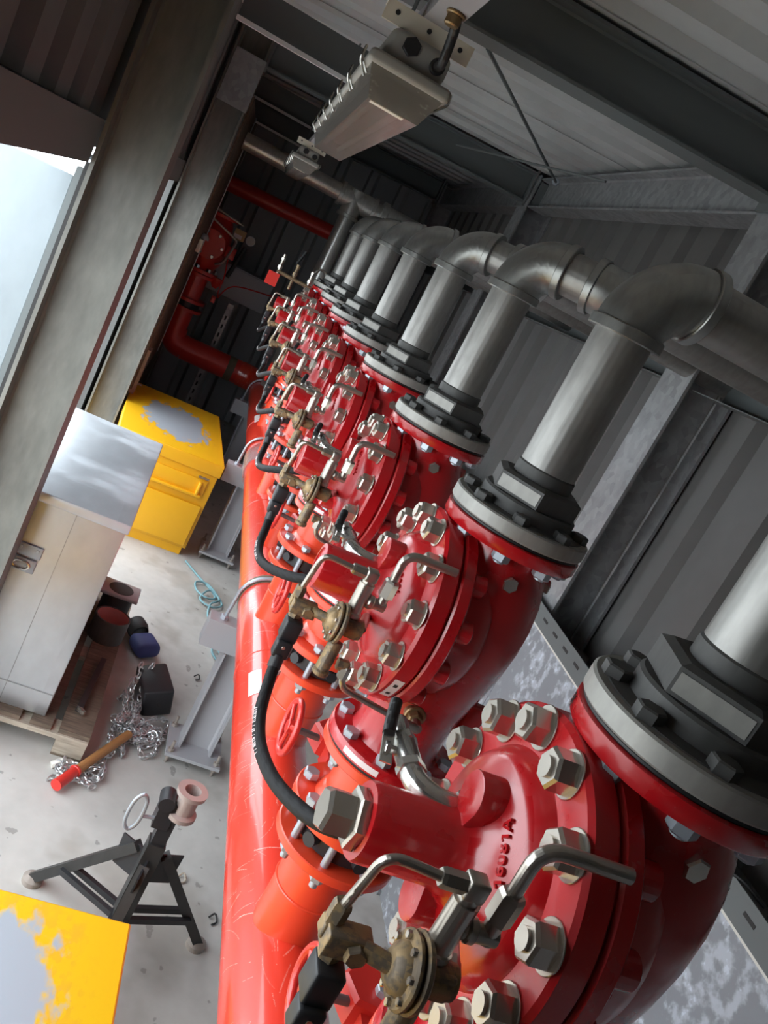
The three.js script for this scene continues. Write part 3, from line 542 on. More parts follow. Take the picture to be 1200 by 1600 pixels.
{
  const v1 = buildValve(0, V(-0.004, 0.017, 0.024)), v2 = buildValve(1);
  { // last port of the row: plugged tower, pen mark on the flange
    const p = V(AXX - 0.321, -0.555, ZK[0]); mesh('tower_plug', [hex(p, V(-1, 0, 0), 0.036, 0.014, 0.2), hex(p.clone().add(V(-0.014, 0, 0)), V(-1, 0, 0), 0.027, 0.034, 0.5)], M.nut, v1);
    const a = 3.62, n = V(Math.cos(a), 0, Math.sin(a)), tan = V(-Math.sin(a), 0, Math.cos(a)).multiplyScalar(-1);
    mesh('pen_mark', lettering('51', 0.015, 0.0006, V(AXX, -0.351, ZK[0]).addScaledVector(n, 0.1424), tan, AX.y), M.dark, v1, 0.2);
  }
  rebase(v1, AXX, -0.878, ZK[0]); rebase(v2, AXX, -0.878, ZK[1]);
  const extra = ['steel plug on its tower, nearest the camera', 'second from the camera', 'third from the camera', 'fourth from the camera', 'fifth from the camera', 'sixth from the camera', 'seventh from the camera', 'farthest from the camera'];
  for (let k = 0; k < 8; k++) { const t = k === 0 ? v1 : k === 1 ? v2 : copy(v2, AXX, -0.878, ZK[k], ''); t.userData.label = 'crimson deluge valve with round bolted bonnet, ' + extra[k]; }
}

// ------------------------------------------------------------------ outlet risers
function riser(k, az) {
  const z = ZK[k], t = thing('outlet_pipe', '', 'pipe', 'grey outlet pipes above the valves'), o = V(AXX, 0, z), d = V(Math.cos(az), 0, Math.sin(az)), at = (y) => V(AXX, y, z);
  mesh('gasket', ring(at(-0.330), AX.y, 0.138, 0.06, 0.007), M.rubber, t);
  mesh('flange', [lathe([[0.06, -0.323], [0.1405, -0.323], [0.143, -0.320], [0.143, -0.297], [0.140, -0.294], [0.06, -0.294]], AX.y, o, 64)], M.ironEdge, t);
  mesh('flange_hub', [lathe([[0.128, -0.2945], [0.126, -0.2925], [0.100, -0.291], [0.098, -0.286], [0.098, -0.268], [0.094, -0.264], [0.07, -0.263]], AX.y, o, 64)], M.iron, t);
  bolts('flange_bolt', t, 8, 0.117, -0.294, AX.y, M.iron, 0.0185, 0.016, P8, AXX, z);
  bolts('flange_nut', t, 8, 0.117, -0.357, V(0, -1, 0), M.zinc, 0.0185, 0.017, P8, AXX, z, 0.004);
  const hx = mesh('hexagon_bush', [hex(at(-0.263), AX.y, 0.096, 0.040, 0.8)], M.iron, t);
  { // the raised, unpainted face of one flat
    const a = -0.77, n = V(Math.sin(a), 0, Math.cos(a)); const q = new THREE.BoxGeometry(0.088, 0.024, 0.004); q.rotateY(Math.atan2(n.x, n.z)); q.translate(AXX + n.x * 0.0825, -0.246, z + n.z * 0.0825); mesh('bare_flat', q, M.ironEdge, hx); }
  mesh('thread', [lathe([[0.0605, -0.226], [0.060, -0.200], [0.057, -0.197]], AX.y, o, 40)], M.iron, t);
  mesh('pipe', [rod(at(-0.23), at(0.10), 0.057, 56)], M.pipe, t);
  const R = 0.098, curve = new THREE.CurvePath(), c = at(0.098).addScaledVector(d, R);
  const arc = []; for (let i = 0; i <= 14; i++) { const a = i / 14 * Math.PI / 2; arc.push(c.clone().addScaledVector(d, -R * Math.cos(a)).add(V(0, R * Math.sin(a), 0))); }
  const e1 = arc[14], ex = mesh('elbow', [new THREE.TubeGeometry(new THREE.CatmullRomCurve3(arc), 24, 0.067, 44, false)], M.elbow, t);
  mesh('lower_band', [ring(at(0.082), AX.y, 0.0735, 0.055, 0.022)], M.elbow, ex);
  mesh('outer_band', [ring(e1.clone().addScaledVector(d, -0.006), d, 0.0735, 0.055, 0.022)], M.elbow, ex);
  if (az === 0) mesh('outlet', [rod(e1, V(1.772, e1.y, z), 0.057, 48)], M.pipe, t);
  else {
    const e2 = e1.clone().addScaledVector(d, 0.085); mesh('nipple', [rod(e1, e2, 0.057, 48)], M.pipe, t);
    const e3 = e2.clone().addScaledVector(d, 0.065).add(V(0.065, 0, 0)), s = mesh('second_elbow', [new THREE.TubeGeometry(new THREE.QuadraticBezierCurve3(e2, e2.clone().addScaledVector(d, 0.065), e3), 16, 0.067, 44, false)], M.elbow, t);
    mesh('inner_band', [ring(e2.clone().addScaledVector(d, -0.006), d, 0.0735, 0.055, 0.022)], M.elbow, s); mesh('outer_band', [ring(e3.clone().add(V(-0.01, 0, 0)), AX.x, 0.0735, 0.055, 0.02)], M.elbow, s);
    mesh('outlet', [rod(e3, V(1.772, e3.y, e3.z), 0.057, 48)], M.pipe, t);
  }
  return rebase(t, AXX, -0.33, z);
}
{
  const a = riser(0, 0), b = riser(2, 0.6);
  for (let k = 0; k < 8; k++) {
    const t = k === 0 ? a : k === 2 ? b : k === 3 ? copy(b, AXX, -0.33, ZK[k], '') : copy(a, AXX, -0.33, ZK[k], '');
    t.userData.label = `grey galvanised outlet pipe with elbow above the ${ORD[k]} red valve from the camera`;
  }
}

// ------------------------------------------------------------------ black flexible conduits between the solenoids
{
  const z = ZK[1], p = (x, y, q) => V(AXX + x, y, z + q), c = thing('black_conduit', '', 'cable', 'black flexible conduits between the valves');
  const path = new THREE.CatmullRomCurve3([p(-0.349, -0.704, 0.168), p(-0.352, -0.722, 0.20), p(-0.362, -0.735, 0.28), p(-0.366, -0.728, 0.38), p(-0.362, -0.700, 0.49), p(-0.348, -0.668, 0.58), p(-0.325, -0.640, 0.645), p(-0.29, -0.615, 0.68), p(-0.23, -0.600, 0.69), p(-0.19, -0.60, 0.67)], false, 'catmullrom', 0.5);
  mesh('sleeve', swept(path, 0.0108, 90, 16), M.hoseGrey, c);
  { // pale maker's print along the sleeve
    const g = [], txt = 'FLEXIBLE / PA / NYLON / T'; let s = 0.17;
    for (const ch of txt) { s += 0.009; if (ch === ' ') continue; const q = path.getPointAt(s), tan = path.getTangentAt(s), n = q.clone().negate().addScaledVector(tan, q.dot(tan)).normalize().applyAxisAngle(tan, 0.55), up = new THREE.Vector3().crossVectors(n, tan); const l = lettering(ch, 0.0058, 0.0003, V(0, 0, 0), tan.clone().negate(), up.clone().negate()); const o = q.clone().addScaledVector(n, 0.0108); l.translate(o.x, o.y, o.z); g.push(l); }
    mesh('print', g, M.paper, c, 0.2);
  }
  rebase(c, AXX - 0.35, -0.74, z);
  for (let k = 1; k < 8; k++) {
    const t = k === 1 ? c : copy(c, AXX - 0.35, -0.74, ZK[k], '');
    t.userData.label = `black flexible conduit looping from the ${ORD[k]} red valve to the ${ORD[k - 1]}, counted from the camera`;
  }
}

// ------------------------------------------------------------------ manifold supports
function support(z, label) {
  const t = thing('pipe_support', label, 'support', 'grey manifold supports'), x = 0.69;
  mesh('post', [iBeam(V(x, H + 0.06, z), V(x, -1.72, z), 0.15, 0.11, 0.007, 0.009, AX.z)], M.support, t);
  const bp = mesh('base_plate', [span(x - 0.125, x + 0.125, H + 0.045, H + 0.06, z - 0.12, z + 0.12)], M.support, t);
  for (const sx of [-1, 1]) for (const sz of [-1, 1]) mesh('anchor_bolt', [rod(V(x + sx * 0.105, H, z + sz * 0.095), V(x + sx * 0.105, H + 0.11, z + sz * 0.095), 0.007, 10), hex(V(x + sx * 0.105, H + 0.06, z + sz * 0.095), AX.y, 0.015, 0.013), hex(V(x + sx * 0.105, H + 0.028, z + sz * 0.095), AX.y, 0.015, 0.012)], M.dusty, bp);
  mesh('saddle_beam', [span(x - 0.19, x + 0.19, -1.72, -1.592, z - 0.045, z + 0.045)], M.support, t);
  const pts = []; pts.push(V(AXX - MR - 0.022, -1.64, z)); for (let i = 0; i <= 16; i++) { const a = Math.PI - i / 16 * Math.PI; pts.push(V(AXX + (MR + 0.012) * Math.cos(a), MY + (MR + 0.012) * Math.sin(a), z)); } pts.push(V(AXX + MR + 0.022, -1.64, z));
  const u = mesh('u_bolt', smooth(pts, 0.0085, 60, 12), M.zinc, t); for (const s of [-1, 1]) mesh('u_bolt_nut', hex(V(AXX + s * (MR + 0.021), -1.592, z), AX.y, 0.018, 0.018), M.zinc, u);
  return rebase(t, x, H, z);
}
support(-3.34, 'grey steel pipe support with base plate, nearest under the red manifold');
support(-5.62, 'grey steel pipe support farther back, beside the yellow tool chest');
support(-7.6, 'farthest grey pipe support under the end of the red manifold');
{ const w = thing('plastic_film', 'clear plastic film wrapped round the red manifold above the second support', 'film'); const g = []; for (let i = 0; i < 3; i++) { const q = new THREE.CylinderGeometry(MR + 0.006 + i * 0.004, MR + 0.010 + i * 0.003, 0.30 - i * 0.06, 40, 8, true); const p = q.attributes.position; for (let j = 0; j < p.count; j++) { const k = 1 + 0.035 * (nA(j * 0.137 + i, j * 0.071) - 0.5); p.setXYZ(j, p.getX(j) * k, p.getY(j) + 0.03 * (nB(j * 0.21, i * 0.3) - 0.5), p.getZ(j) * k); } q.rotateX(Math.PI / 2); q.translate(AXX, MY, -5.35 + i * 0.05); g.push(q); } mesh('sheet', g, M.film, w); rebase(w, AXX, MY - MR, -5.35); }

// ------------------------------------------------------------------ feed pipe and alarm valve at the far end
{
  const x0 = -0.215, z = -8.1, f = thing('feed_pipe', 'red feed pipe crossing low at the far end into the manifold', 'pipe');
  mesh('cross_pipe', [rod(V(AXX - 0.22, MY, z), V(x0 + 0.13, MY, z), 0.112, 48)], M.red, f);
  mesh('elbow', [new THREE.TubeGeometry(new THREE.CatmullRomCurve3([V(x0 + 0.14, MY, z), V(x0 + 0.06, MY + 0.015, z), V(x0 + 0.015, MY + 0.06, z), V(x0, MY + 0.14, z)]), 20, 0.112, 44, false)], M.red, f);
  mesh('tape_band', ring(V(0.34, MY, z), AX.x, 0.115, 0.10, 0.07), M.tape, f);
  mesh('upright', [rod(V(x0, MY + 0.13, z), V(x0, -1.14, z), 0.10, 40)], M.red, f);
  mesh('flange', [disc(V(x0, -1.145, z), AX.y, 0.16, 0.03)], M.red, f);
  rebase(f, 0.2, MY - 0.112, z);
  const a = thing('alarm_valve', 'dark red alarm valve with gauges standing at the far left end', 'valve');
  mesh('wafer', [disc(V(x0, -1.115, z), AX.y, 0.125, 0.055)], M.black, a);
  mesh('lower_flange', [disc(V(x0, -1.06, z), AX.y, 0.16, 0.03)], M.red, a); mesh('inlet', [rod(V(x0, -1.03, z), V(x0, -0.80, z), 0.10, 40)], M.red, a);
  mesh('flange', [disc(V(x0, -0.82, z), AX.y, 0.165, 0.03), disc(V(x0, -0.785, z), AX.y, 0.165, 0.03)], M.red, a);
  bolts('flange_bolt', a, 8, 0.135, -0.755, AX.y, M.chrome, 0.022, 0.03, 0.2, x0, z);
  mesh('casting', [lathe([[0.10, -0.76], [0.11, -0.74], [0.15, -0.66], [0.165, -0.55], [0.155, -0.42], [0.12, -0.32], [0.10, -0.28], [0.15, -0.275], [0.155, -0.25], [0.10, -0.245]], AX.y, V(x0, 0, z), 48), disc(V(x0, -0.52, z + 0.10), AX.z, 0.13, 0.09)], M.red, a);
  for (let i = 0; i < 6; i++) { const t = i * 1.047; mesh('cover_nut', hex(V(x0 + 0.108 * Math.cos(t), -0.52 + 0.108 * Math.sin(t), z + 0.19), AX.z, 0.016, 0.02), M.chrome, a); }
  mesh('trim_pipe', [...bent([V(x0 + 0.1, -0.66, z + 0.16), V(x0 + 0.16, -0.62, z + 0.18), V(x0 + 0.20, -0.40, z + 0.15), V(x0 - 0.1, -0.30, z + 0.17)], 0.011, 0.03), ...bent([V(x0 - 0.1, -0.22, z + 0.15), V(x0 + 0.20, -0.26, z + 0.15)], 0.010, 0.02)], M.stainless, a);
  mesh('pressure_switch', [rbox(0.085, 0.10, 0.07, 0.006, -0.03, -0.52, z + 0.1)], M.red, a); mesh('switch_box', [rbox(0.10, 0.09, 0.07, 0.006, -0.02, -0.345, z + 0.1)], M.ochre, a); mesh('switch_label', box(0.07, 0.035, 0.003, -0.03, -0.362, z + 0.1365), M.paper, a);
  mesh('stem', rod(V(-0.025, -0.48, z + 0.1), V(-0.022, -0.38, z + 0.1), 0.012, 12), M.stainless, a);
  const ga = mesh('gauge', [disc(V(0.085, -0.35, z + 0.1), AX.z, 0.042, 0.03, 32)], M.zinc, a); mesh('dial', disc(V(0.085, -0.35, z + 0.13), AX.z, 0.036, 0.002, 32, 0.0005), M.grey, ga);
  mesh('drain_cup', [lathe([[0.02, 0], [0.055, 0.05], [0.058, 0.09], [0.05, 0.09]], AX.y, V(x0 + 0.17, -0.86, z + 0.05), 28)], M.red, a);
  mesh('black_hose', rod(V(0.07, -0.42, z + 0.1), V(0.02, -0.72, z + 0.12), 0.02, 14), M.rubber, a);
  rebase(a, x0, -1.115, z);
  const w = thing('red_cable', 'thin red cable hanging from the alarm valve across the grey trunking', 'cable');
  mesh('wire', [...smooth([V(-0.03, -0.58, z + 0.12), V(0.0, -0.72, z + 0.13), V(0.005, -0.86, z + 0.12), V(0.02, -0.92, z + 0.1)], 0.006, 30, 8), ...smooth([V(0.02, -0.92, z + 0.11), V(0.07, -0.80, z + 0.12), V(0.18, -0.74, z + 0.14), V(0.45, -0.66, z + 0.5)], 0.006, 30, 8)], M.red, w); mesh('junction', rbox(0.04, 0.06, 0.03, 0.006, -0.01, -0.95, z + 0.1), M.red, w); rebase(w, 0, -0.95, z);
  const d = thing('cable_trunking', 'wide grey metal trunking box fixed low across the far wall', 'trunking'); mesh('case', [rbox(0.80, 0.30, 0.28, 0.006, 0.06, -0.80, -8.74)], M.support, d); mesh('lid_seam', span(-0.34, 0.46, -0.664, -0.660, -8.60, -8.598), M.beam, d); rebase(d, 0.06, -0.95, -8.74);
  const b = thing('slotted_hanger', 'perforated upright strut behind the low feed pipe', 'strut'); mesh('channel', channel(V(0.16, H, -8.32), V(0.16, -0.96, -8.32), 0.05, 0.04, 0.003, V(0, 0, -1)), M.galv, b); const s0 = mesh('slot', rbox(0.016, 0.04, 0.002, 0.0009, 0, 0, 0), M.dark, null); for (let i = 0; i < 14; i++) { const s = s0.clone(); s.position.set(0.16, -2.2 + i * 0.085, -8.319); b.add(s); } rebase(b, 0.16, H, -8.32);
  const r = single('red_pipe', [rod(V(-0.30, 0.005, -8.85), V(0.80, 0.035, -8.85), 0.075, 40)], M.red, 'dark red pipe high across the far wall under the roof', 'pipe'); rebase(r, 0.3, 0, -8.85);
}
{ // large galvanised riser past the last valve
  const x = 0.70, z = -7.42, t = thing('galvanised_riser', 'tall shiny galvanised riser with tee, behind the last upright pipe', 'pipe');
  mesh('upright', [rod(V(x, MY + MR - 0.004, z), V(x, 0.25, z), 0.068, 44)], M.bright, t);
  mesh('tee', [rod(V(x, 0.20, z), V(x, 0.42, z), 0.085, 44), rod(V(x - 0.12, 0.345, z), V(x + 0.16, 0.345, z), 0.085, 44)], M.bright, t);
  mesh('band', [ring(V(x, 0.19, z), AX.y, 0.096, 0.06, 0.03), ring(V(x + 0.15, 0.345, z), AX.x, 0.096, 0.06, 0.03), ring(V(x - 0.14, 0.345, z), AX.x, 0.096, 0.06, 0.03)], M.bright, t);
  mesh('cross_pipe', [rod(V(x - 0.12, 0.345, z), V(-0.33, 0.345, z), 0.068, 44)], M.bright, t);
  mesh('coupling', [rod(V(x + 0.16, 0.345, z), V(x + 0.30, 0.35, z), 0.068, 40), ring(V(x + 0.23, 0.348, z), AX.x, 0.10, 0.06, 0.05), rod(V(x + 0.28, 0.35, z), V(1.772, 0.35, z), 0.08, 40)], M.bright, t);
  rebase(t, x, MY + MR, z);
  const g = thing('test_assembly', 'cluster of small brass and steel test valves above the farthest red valve', 'valve');
  const p = (a, b, c) => V(0.40 + a, -0.36 + b, -6.1 + c);
  mesh('manifold_bar', rod(p(-0.10, 0, 0), p(0.24, -0.01, 0), 0.014, 14), M.brass, g);
  for (const [i, a] of [-0.09, 0.02, 0.13].entries()) { mesh('gauge_cock', [rod(p(a, -0.08, 0), p(a, 0.12 - i * 0.02, 0), 0.011, 12), hex(p(a, 0.02, 0), AX.y, 0.018, 0.025), hex(p(a, 0.08, 0), AX.y, 0.016, 0.02)], i % 2 ? M.brass : M.stainless, g); }
  mesh('black_grip', rod(p(0.0, 0.10, 0), p(0.03, 0.20, 0), 0.011, 12), M.rubber, g); mesh('drop_tube', bent([p(0.2, 0.0, 0), p(0.22, 0.13, 0), p(0.16, 0.14, 0), p(0.14, 0.1, 0)], 0.009, 0.03), M.stainless, g); mesh('red_tag', box(0.08, 0.09, 0.01, 0.29, -0.42, -6.08), M.red, g);
  rebase(g, 0.42, -0.44, -6.1);
}
{ // blue-grey conduit in the right-hand corner
  const c = thing('corner_conduit', 'dark upright conduit at the right edge above the slotted rail', 'conduit'); mesh('tube', bent([V(1.62, 0.1, -1.33), V(1.62, -0.83, -1.33), V(1.60, -0.87, -1.2), V(1.60, -0.87, -0.6)], 0.022, 0.05, 18), M.galv, c); rebase(c, 1.62, -0.87, -1.33);
  const w = thing('cable_tie', 'small black cable tail hooked over the slotted rail', 'cable'); mesh('tail', smooth([V(1.60, -0.845, -1.37), V(1.56, -0.83, -1.42), V(1.545, -0.845, -1.46), V(1.542, -0.875, -1.47)], 0.004, 20, 8), M.rubber, w); rebase(w, 1.56, -0.86, -1.42);
}

// ------------------------------------------------------------------ galvanised box on its pallet
{
  const PY = -2.15;
  const p = thing('pallet', 'grey brown timber pallet under the galvanised box', 'pallet');
  for (const [x0, x1] of [[-0.64, -0.52], [-0.48, -0.36], [-0.32, -0.20], [-0.16, -0.04], [0.0, 0.085], [0.115, 0.24]]) mesh('deck_board', span(x0, x1, PY - 0.02, PY, -4.35, -3.055), M.wood, p);
  for (const z of [-3.09, -3.7, -4.3]) mesh('cross_board', span(-0.64, 0.24, PY - 0.042, PY - 0.02, z - 0.05, z + 0.045), M.paleWood, p);
  for (const z of [-3.1, -3.7, -4.3]) for (const x of [-0.58, -0.2, 0.18]) mesh('block', span(x - 0.06, x + 0.06, H + 0.018, PY - 0.042, z - 0.05, z + 0.05), M.paleWood, p);
  for (const x of [-0.58, -0.2, 0.18]) mesh('skid', span(x - 0.06, x + 0.06, H, H + 0.018, -4.35, -3.06), M.wood, p);
  rebase(p, -0.2, H, -3.7);
  const x0 = -0.66, x1 = 0.046, z0 = -4.22, z1 = -3.10, top = -1.255;
  const b = thing('galvanised_box', 'large galvanised steel site box with shiny lid standing on the pallet', 'box');
  mesh('case', [rbox(x1 - x0, -1.29 - PY, z1 - z0, 0.004, (x0 + x1) / 2, (PY - 1.29) / 2, (z0 + z1) / 2)], M.zincBox, b);
  mesh('seam', [span(x0, x1, PY + 0.10, PY + 0.104, z1, z1 + 0.002), span(-0.14, -0.137, PY, -1.3, z1, z1 + 0.002)], M.galv, b);
  mesh('lid', [rbox(x1 - x0 + 0.02, 0.04, z1 - z0 + 0.03, 0.005, (x0 + x1) / 2, top - 0.02, (z0 + z1) / 2)], M.zincLid, b);
  const l = mesh('latch', [rbox(0.105, 0.055, 0.012, 0.005, -0.255, -1.555, z1 + 0.007), rbox(0.095, 0.05, 0.010, 0.004, -0.245, -1.495, z1 + 0.006)], M.zinc, b);
  mesh('latch_loop', [new THREE.TorusGeometry(0.018, 0.004, 8, 24).scale(1.7, 1, 1).translate(-0.255, -1.555, z1 + 0.016)], M.chrome, l); for (const [x, y] of [[-0.275, -1.485], [-0.215, -1.485], [-0.275, -1.558], [-0.235, -1.558]]) mesh('rivet', disc(V(x, y, z1 + 0.012), AX.z, 0.006, 0.003, 12, 0.001), M.zinc, l);
  rebase(b, (x0 + x1) / 2, PY, (z0 + z1) / 2);
  const c = thing('pipe_offcut', 'short black pipe offcut with red inside and square flange, at the pallet rear', 'pipe'), q = V(0.16, PY, -3.86);
  mesh('tube', [lathe([[0.078, 0], [0.085, 0], [0.085, 0.12], [0.078, 0.12], [0.078, 0.01]], AX.y, q, 40)], M.iron, c); mesh('inner_wall', [lathe([[0.0, 0.03], [0.077, 0.03], [0.077, 0.118]], AX.y, q, 40)], M.oxide, c);
  mesh('flange_plate', [rbox(0.19, 0.018, 0.16, 0.006, q.x - 0.01, PY + 0.16, q.z - 0.20)], M.support, c); mesh('collar', rod(V(q.x - 0.01, PY, q.z - 0.20), V(q.x - 0.01, PY + 0.155, q.z - 0.20), 0.075, 32), M.dark, c); mesh('bore', disc(V(q.x - 0.01, PY + 0.1685, q.z - 0.20), AX.y, 0.062, 0.002, 32, 0.0005), M.dark, c);
  rebase(c, q.x, PY, q.z - 0.1);
  const k = thing('steel_bar', 'dark steel bar with a hooked end lying on the pallet board', 'bar'); mesh('shaft', [bar(V(0.16, PY + 0.015, -3.20), V(0.19, PY + 0.015, -3.62), 0.025, 0.028)], M.black, k); mesh('end_clip', [bar(V(0.155, PY + 0.018, -3.205), V(0.185, PY + 0.018, -3.175), 0.012, 0.02)], M.chrome, k); rebase(k, 0.17, PY, -3.4);
  const r = thing('white_rag', 'scrap of white plastic by the pallet corner', 'scrap'); mesh('cloth', smooth([V(0.14, H + 0.012, -2.98), V(0.18, H + 0.03, -3.0), V(0.20, H + 0.012, -2.99), V(0.26, H + 0.035, -3.0), V(0.29, H + 0.012, -3.02)], 0.014, 30, 8), M.white, r); rebase(r, 0.2, H, -3.0);
}

// ------------------------------------------------------------------ yellow tool chests
function chest(name, label, W, D, x, z, ry, lidMat) {        // x, z: front right corner
  const t = thing(name, label, 'tool chest', 'yellow steel tool chests'), h = 0.69, lid = 0.085;
  mesh('case', [rbox(W, h - lid - 0.06, D - 0.02, 0.006, -W / 2, 0.06 + (h - lid - 0.06) / 2, -D / 2)], M.yellow, t);
  mesh('plinth', [span(-W + 0.01, -0.02, 0, 0.06, -D + 0.03, -0.03)], M.yellow, t);
  const fp = mesh('front_panel', [rbox(W * 0.94, 0.30, 0.016, 0.006, -W / 2, 0.23, 0.002)], M.yellow, t);
  mesh('handle_recess', [rbox(W * 0.86, 0.11, 0.012, 0.004, -W / 2, 0.50, -0.002)], M.yellow, t);
  mesh('carry_bar', [rbox(W * 0.84, 0.022, 0.03, 0.008, -W / 2, 0.445, 0.014), rbox(0.02, 0.10, 0.03, 0.006, -0.09, 0.49, 0.014)], M.yellow, t);
  mesh('latch', [rod(V(-0.12, 0.575, 0.02), V(-0.05, 0.575, 0.02), 0.008, 10)], M.brass, t);
  const l = mesh('lid', [rbox(W + 0.02, lid, D + 0.02, 0.006, -W / 2, h - lid / 2, -D / 2)], M.yellow, t);
  const top = new THREE.PlaneGeometry(W + 0.008, D + 0.008).rotateX(-Math.PI / 2).translate(-W / 2, h + 0.0006, -D / 2);
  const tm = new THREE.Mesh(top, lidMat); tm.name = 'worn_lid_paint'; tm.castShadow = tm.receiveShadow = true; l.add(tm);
  t.position.set(x, H, z); t.rotation.y = ry; return t;
}
{ const c = chest('tool_chest', 'yellow steel tool chest with worn lid standing by the far left column', 0.68, 1.22, 0.470, -5.42, 0.075, M.lidA); mesh('sticker', box(0.035, 0.001, 0.05, -0.63, 0.692, -1.17), M.paper, c); }
chest('tool_chest', 'yellow steel tool chest with large grey worn patch, nearest at the lower left corner', 0.72, 1.22, 0.383, -0.40, 0.0, M.lidOverlit);
{ const b = single('timber_post', [span(-0.32, -0.25, H, -1.25, -6.32, -6.2)], M.paleWood, 'pale timber upright between the yellow chest and the left column', 'post'); rebase(b, -0.28, H, -6.26); }

// ------------------------------------------------------------------ jack stand
{
  const x = 0.485, z = -2.20, t = thing('pipe_stand', 'black three legged pipe stand with roller head and pull ring on the floor', 'stand');
  const P = (a, b, c) => V(x + a, H + b, z + c);
  mesh('post', [bar(P(0, 0.13, 0), P(0, 0.46, 0), 0.055, 0.055, AX.z)], M.jack, t); mesh('inner_post', [bar(P(0, 0.42, 0), P(0, 0.585, 0), 0.044, 0.044, AX.z)], M.black, t);
  mesh('head_bracket', [bar(P(-0.02, 0.52, 0.0), P(-0.02, 0.61, -0.01), 0.05, 0.062, AX.z), rod(P(-0.03, 0.61, -0.03), P(-0.03, 0.61, 0.03), 0.025, 20)], M.black, t);
  mesh('roller_head', [lathe([[0.026, 0], [0.045, 0], [0.045, 0.014], [0.032, 0.02], [0.032, 0.075], [0.046, 0.082], [0.048, 0.098], [0.026, 0.098], [0.024, 0.02]], AX.y, P(0.028, 0.57, 0.0), 32)], M.pinkSteel, t);
  const ringPath = new THREE.CatmullRomCurve3([P(-0.105, 0.625, 0.03), P(-0.122, 0.605, 0.035), P(-0.122, 0.515, 0.035), P(-0.105, 0.495, 0.03), P(-0.088, 0.515, 0.025), P(-0.088, 0.605, 0.025)], true); 
  mesh('pull_ring', [new THREE.TubeGeometry(ringPath, 48, 0.0058, 10, true), rod(P(-0.085, 0.545, 0.02), P(-0.02, 0.545, 0.01), 0.006, 10)], M.zinc, t);
  const feet = [[-0.275, -0.20, 0.40], [0.305, -0.115, 0.40], [-0.075, 0.32, 0.40]];
  for (const [fx, fz] of feet) {
    const len = Math.hypot(fx, fz), ux = fx / len, uz = fz / len, A = P(ux * 0.05, 0.40, uz * 0.05), F = P(fx, 0.02, fz);
    mesh('gusset', [bar(P(ux * 0.025, 0.35, uz * 0.025), P(ux * 0.11, 0.345, uz * 0.11), 0.006, 0.11)], M.black, t);
    const lg = mesh('leg', [bar(A, F, 0.032, 0.032)], M.jack, t); mesh('foot', [lathe([[0, 0], [0.034, 0], [0.034, 0.018], [0.018, 0.03], [0, 0.03]], AX.y, P(fx, 0, fz), 24)], M.dusty, lg);
    const mid = A.clone().lerp(F, 0.68), px = V(-uz, 0, ux).multiplyScalar(0.022);
    for (const s of [-1, 1]) mesh('brace', [bar(mid.clone().addScaledVector(px, s), P(0, 0.16, 0).addScaledVector(px, s), 0.016, 0.02)], M.black, t);
  }
  rebase(t, x, H, z);
}

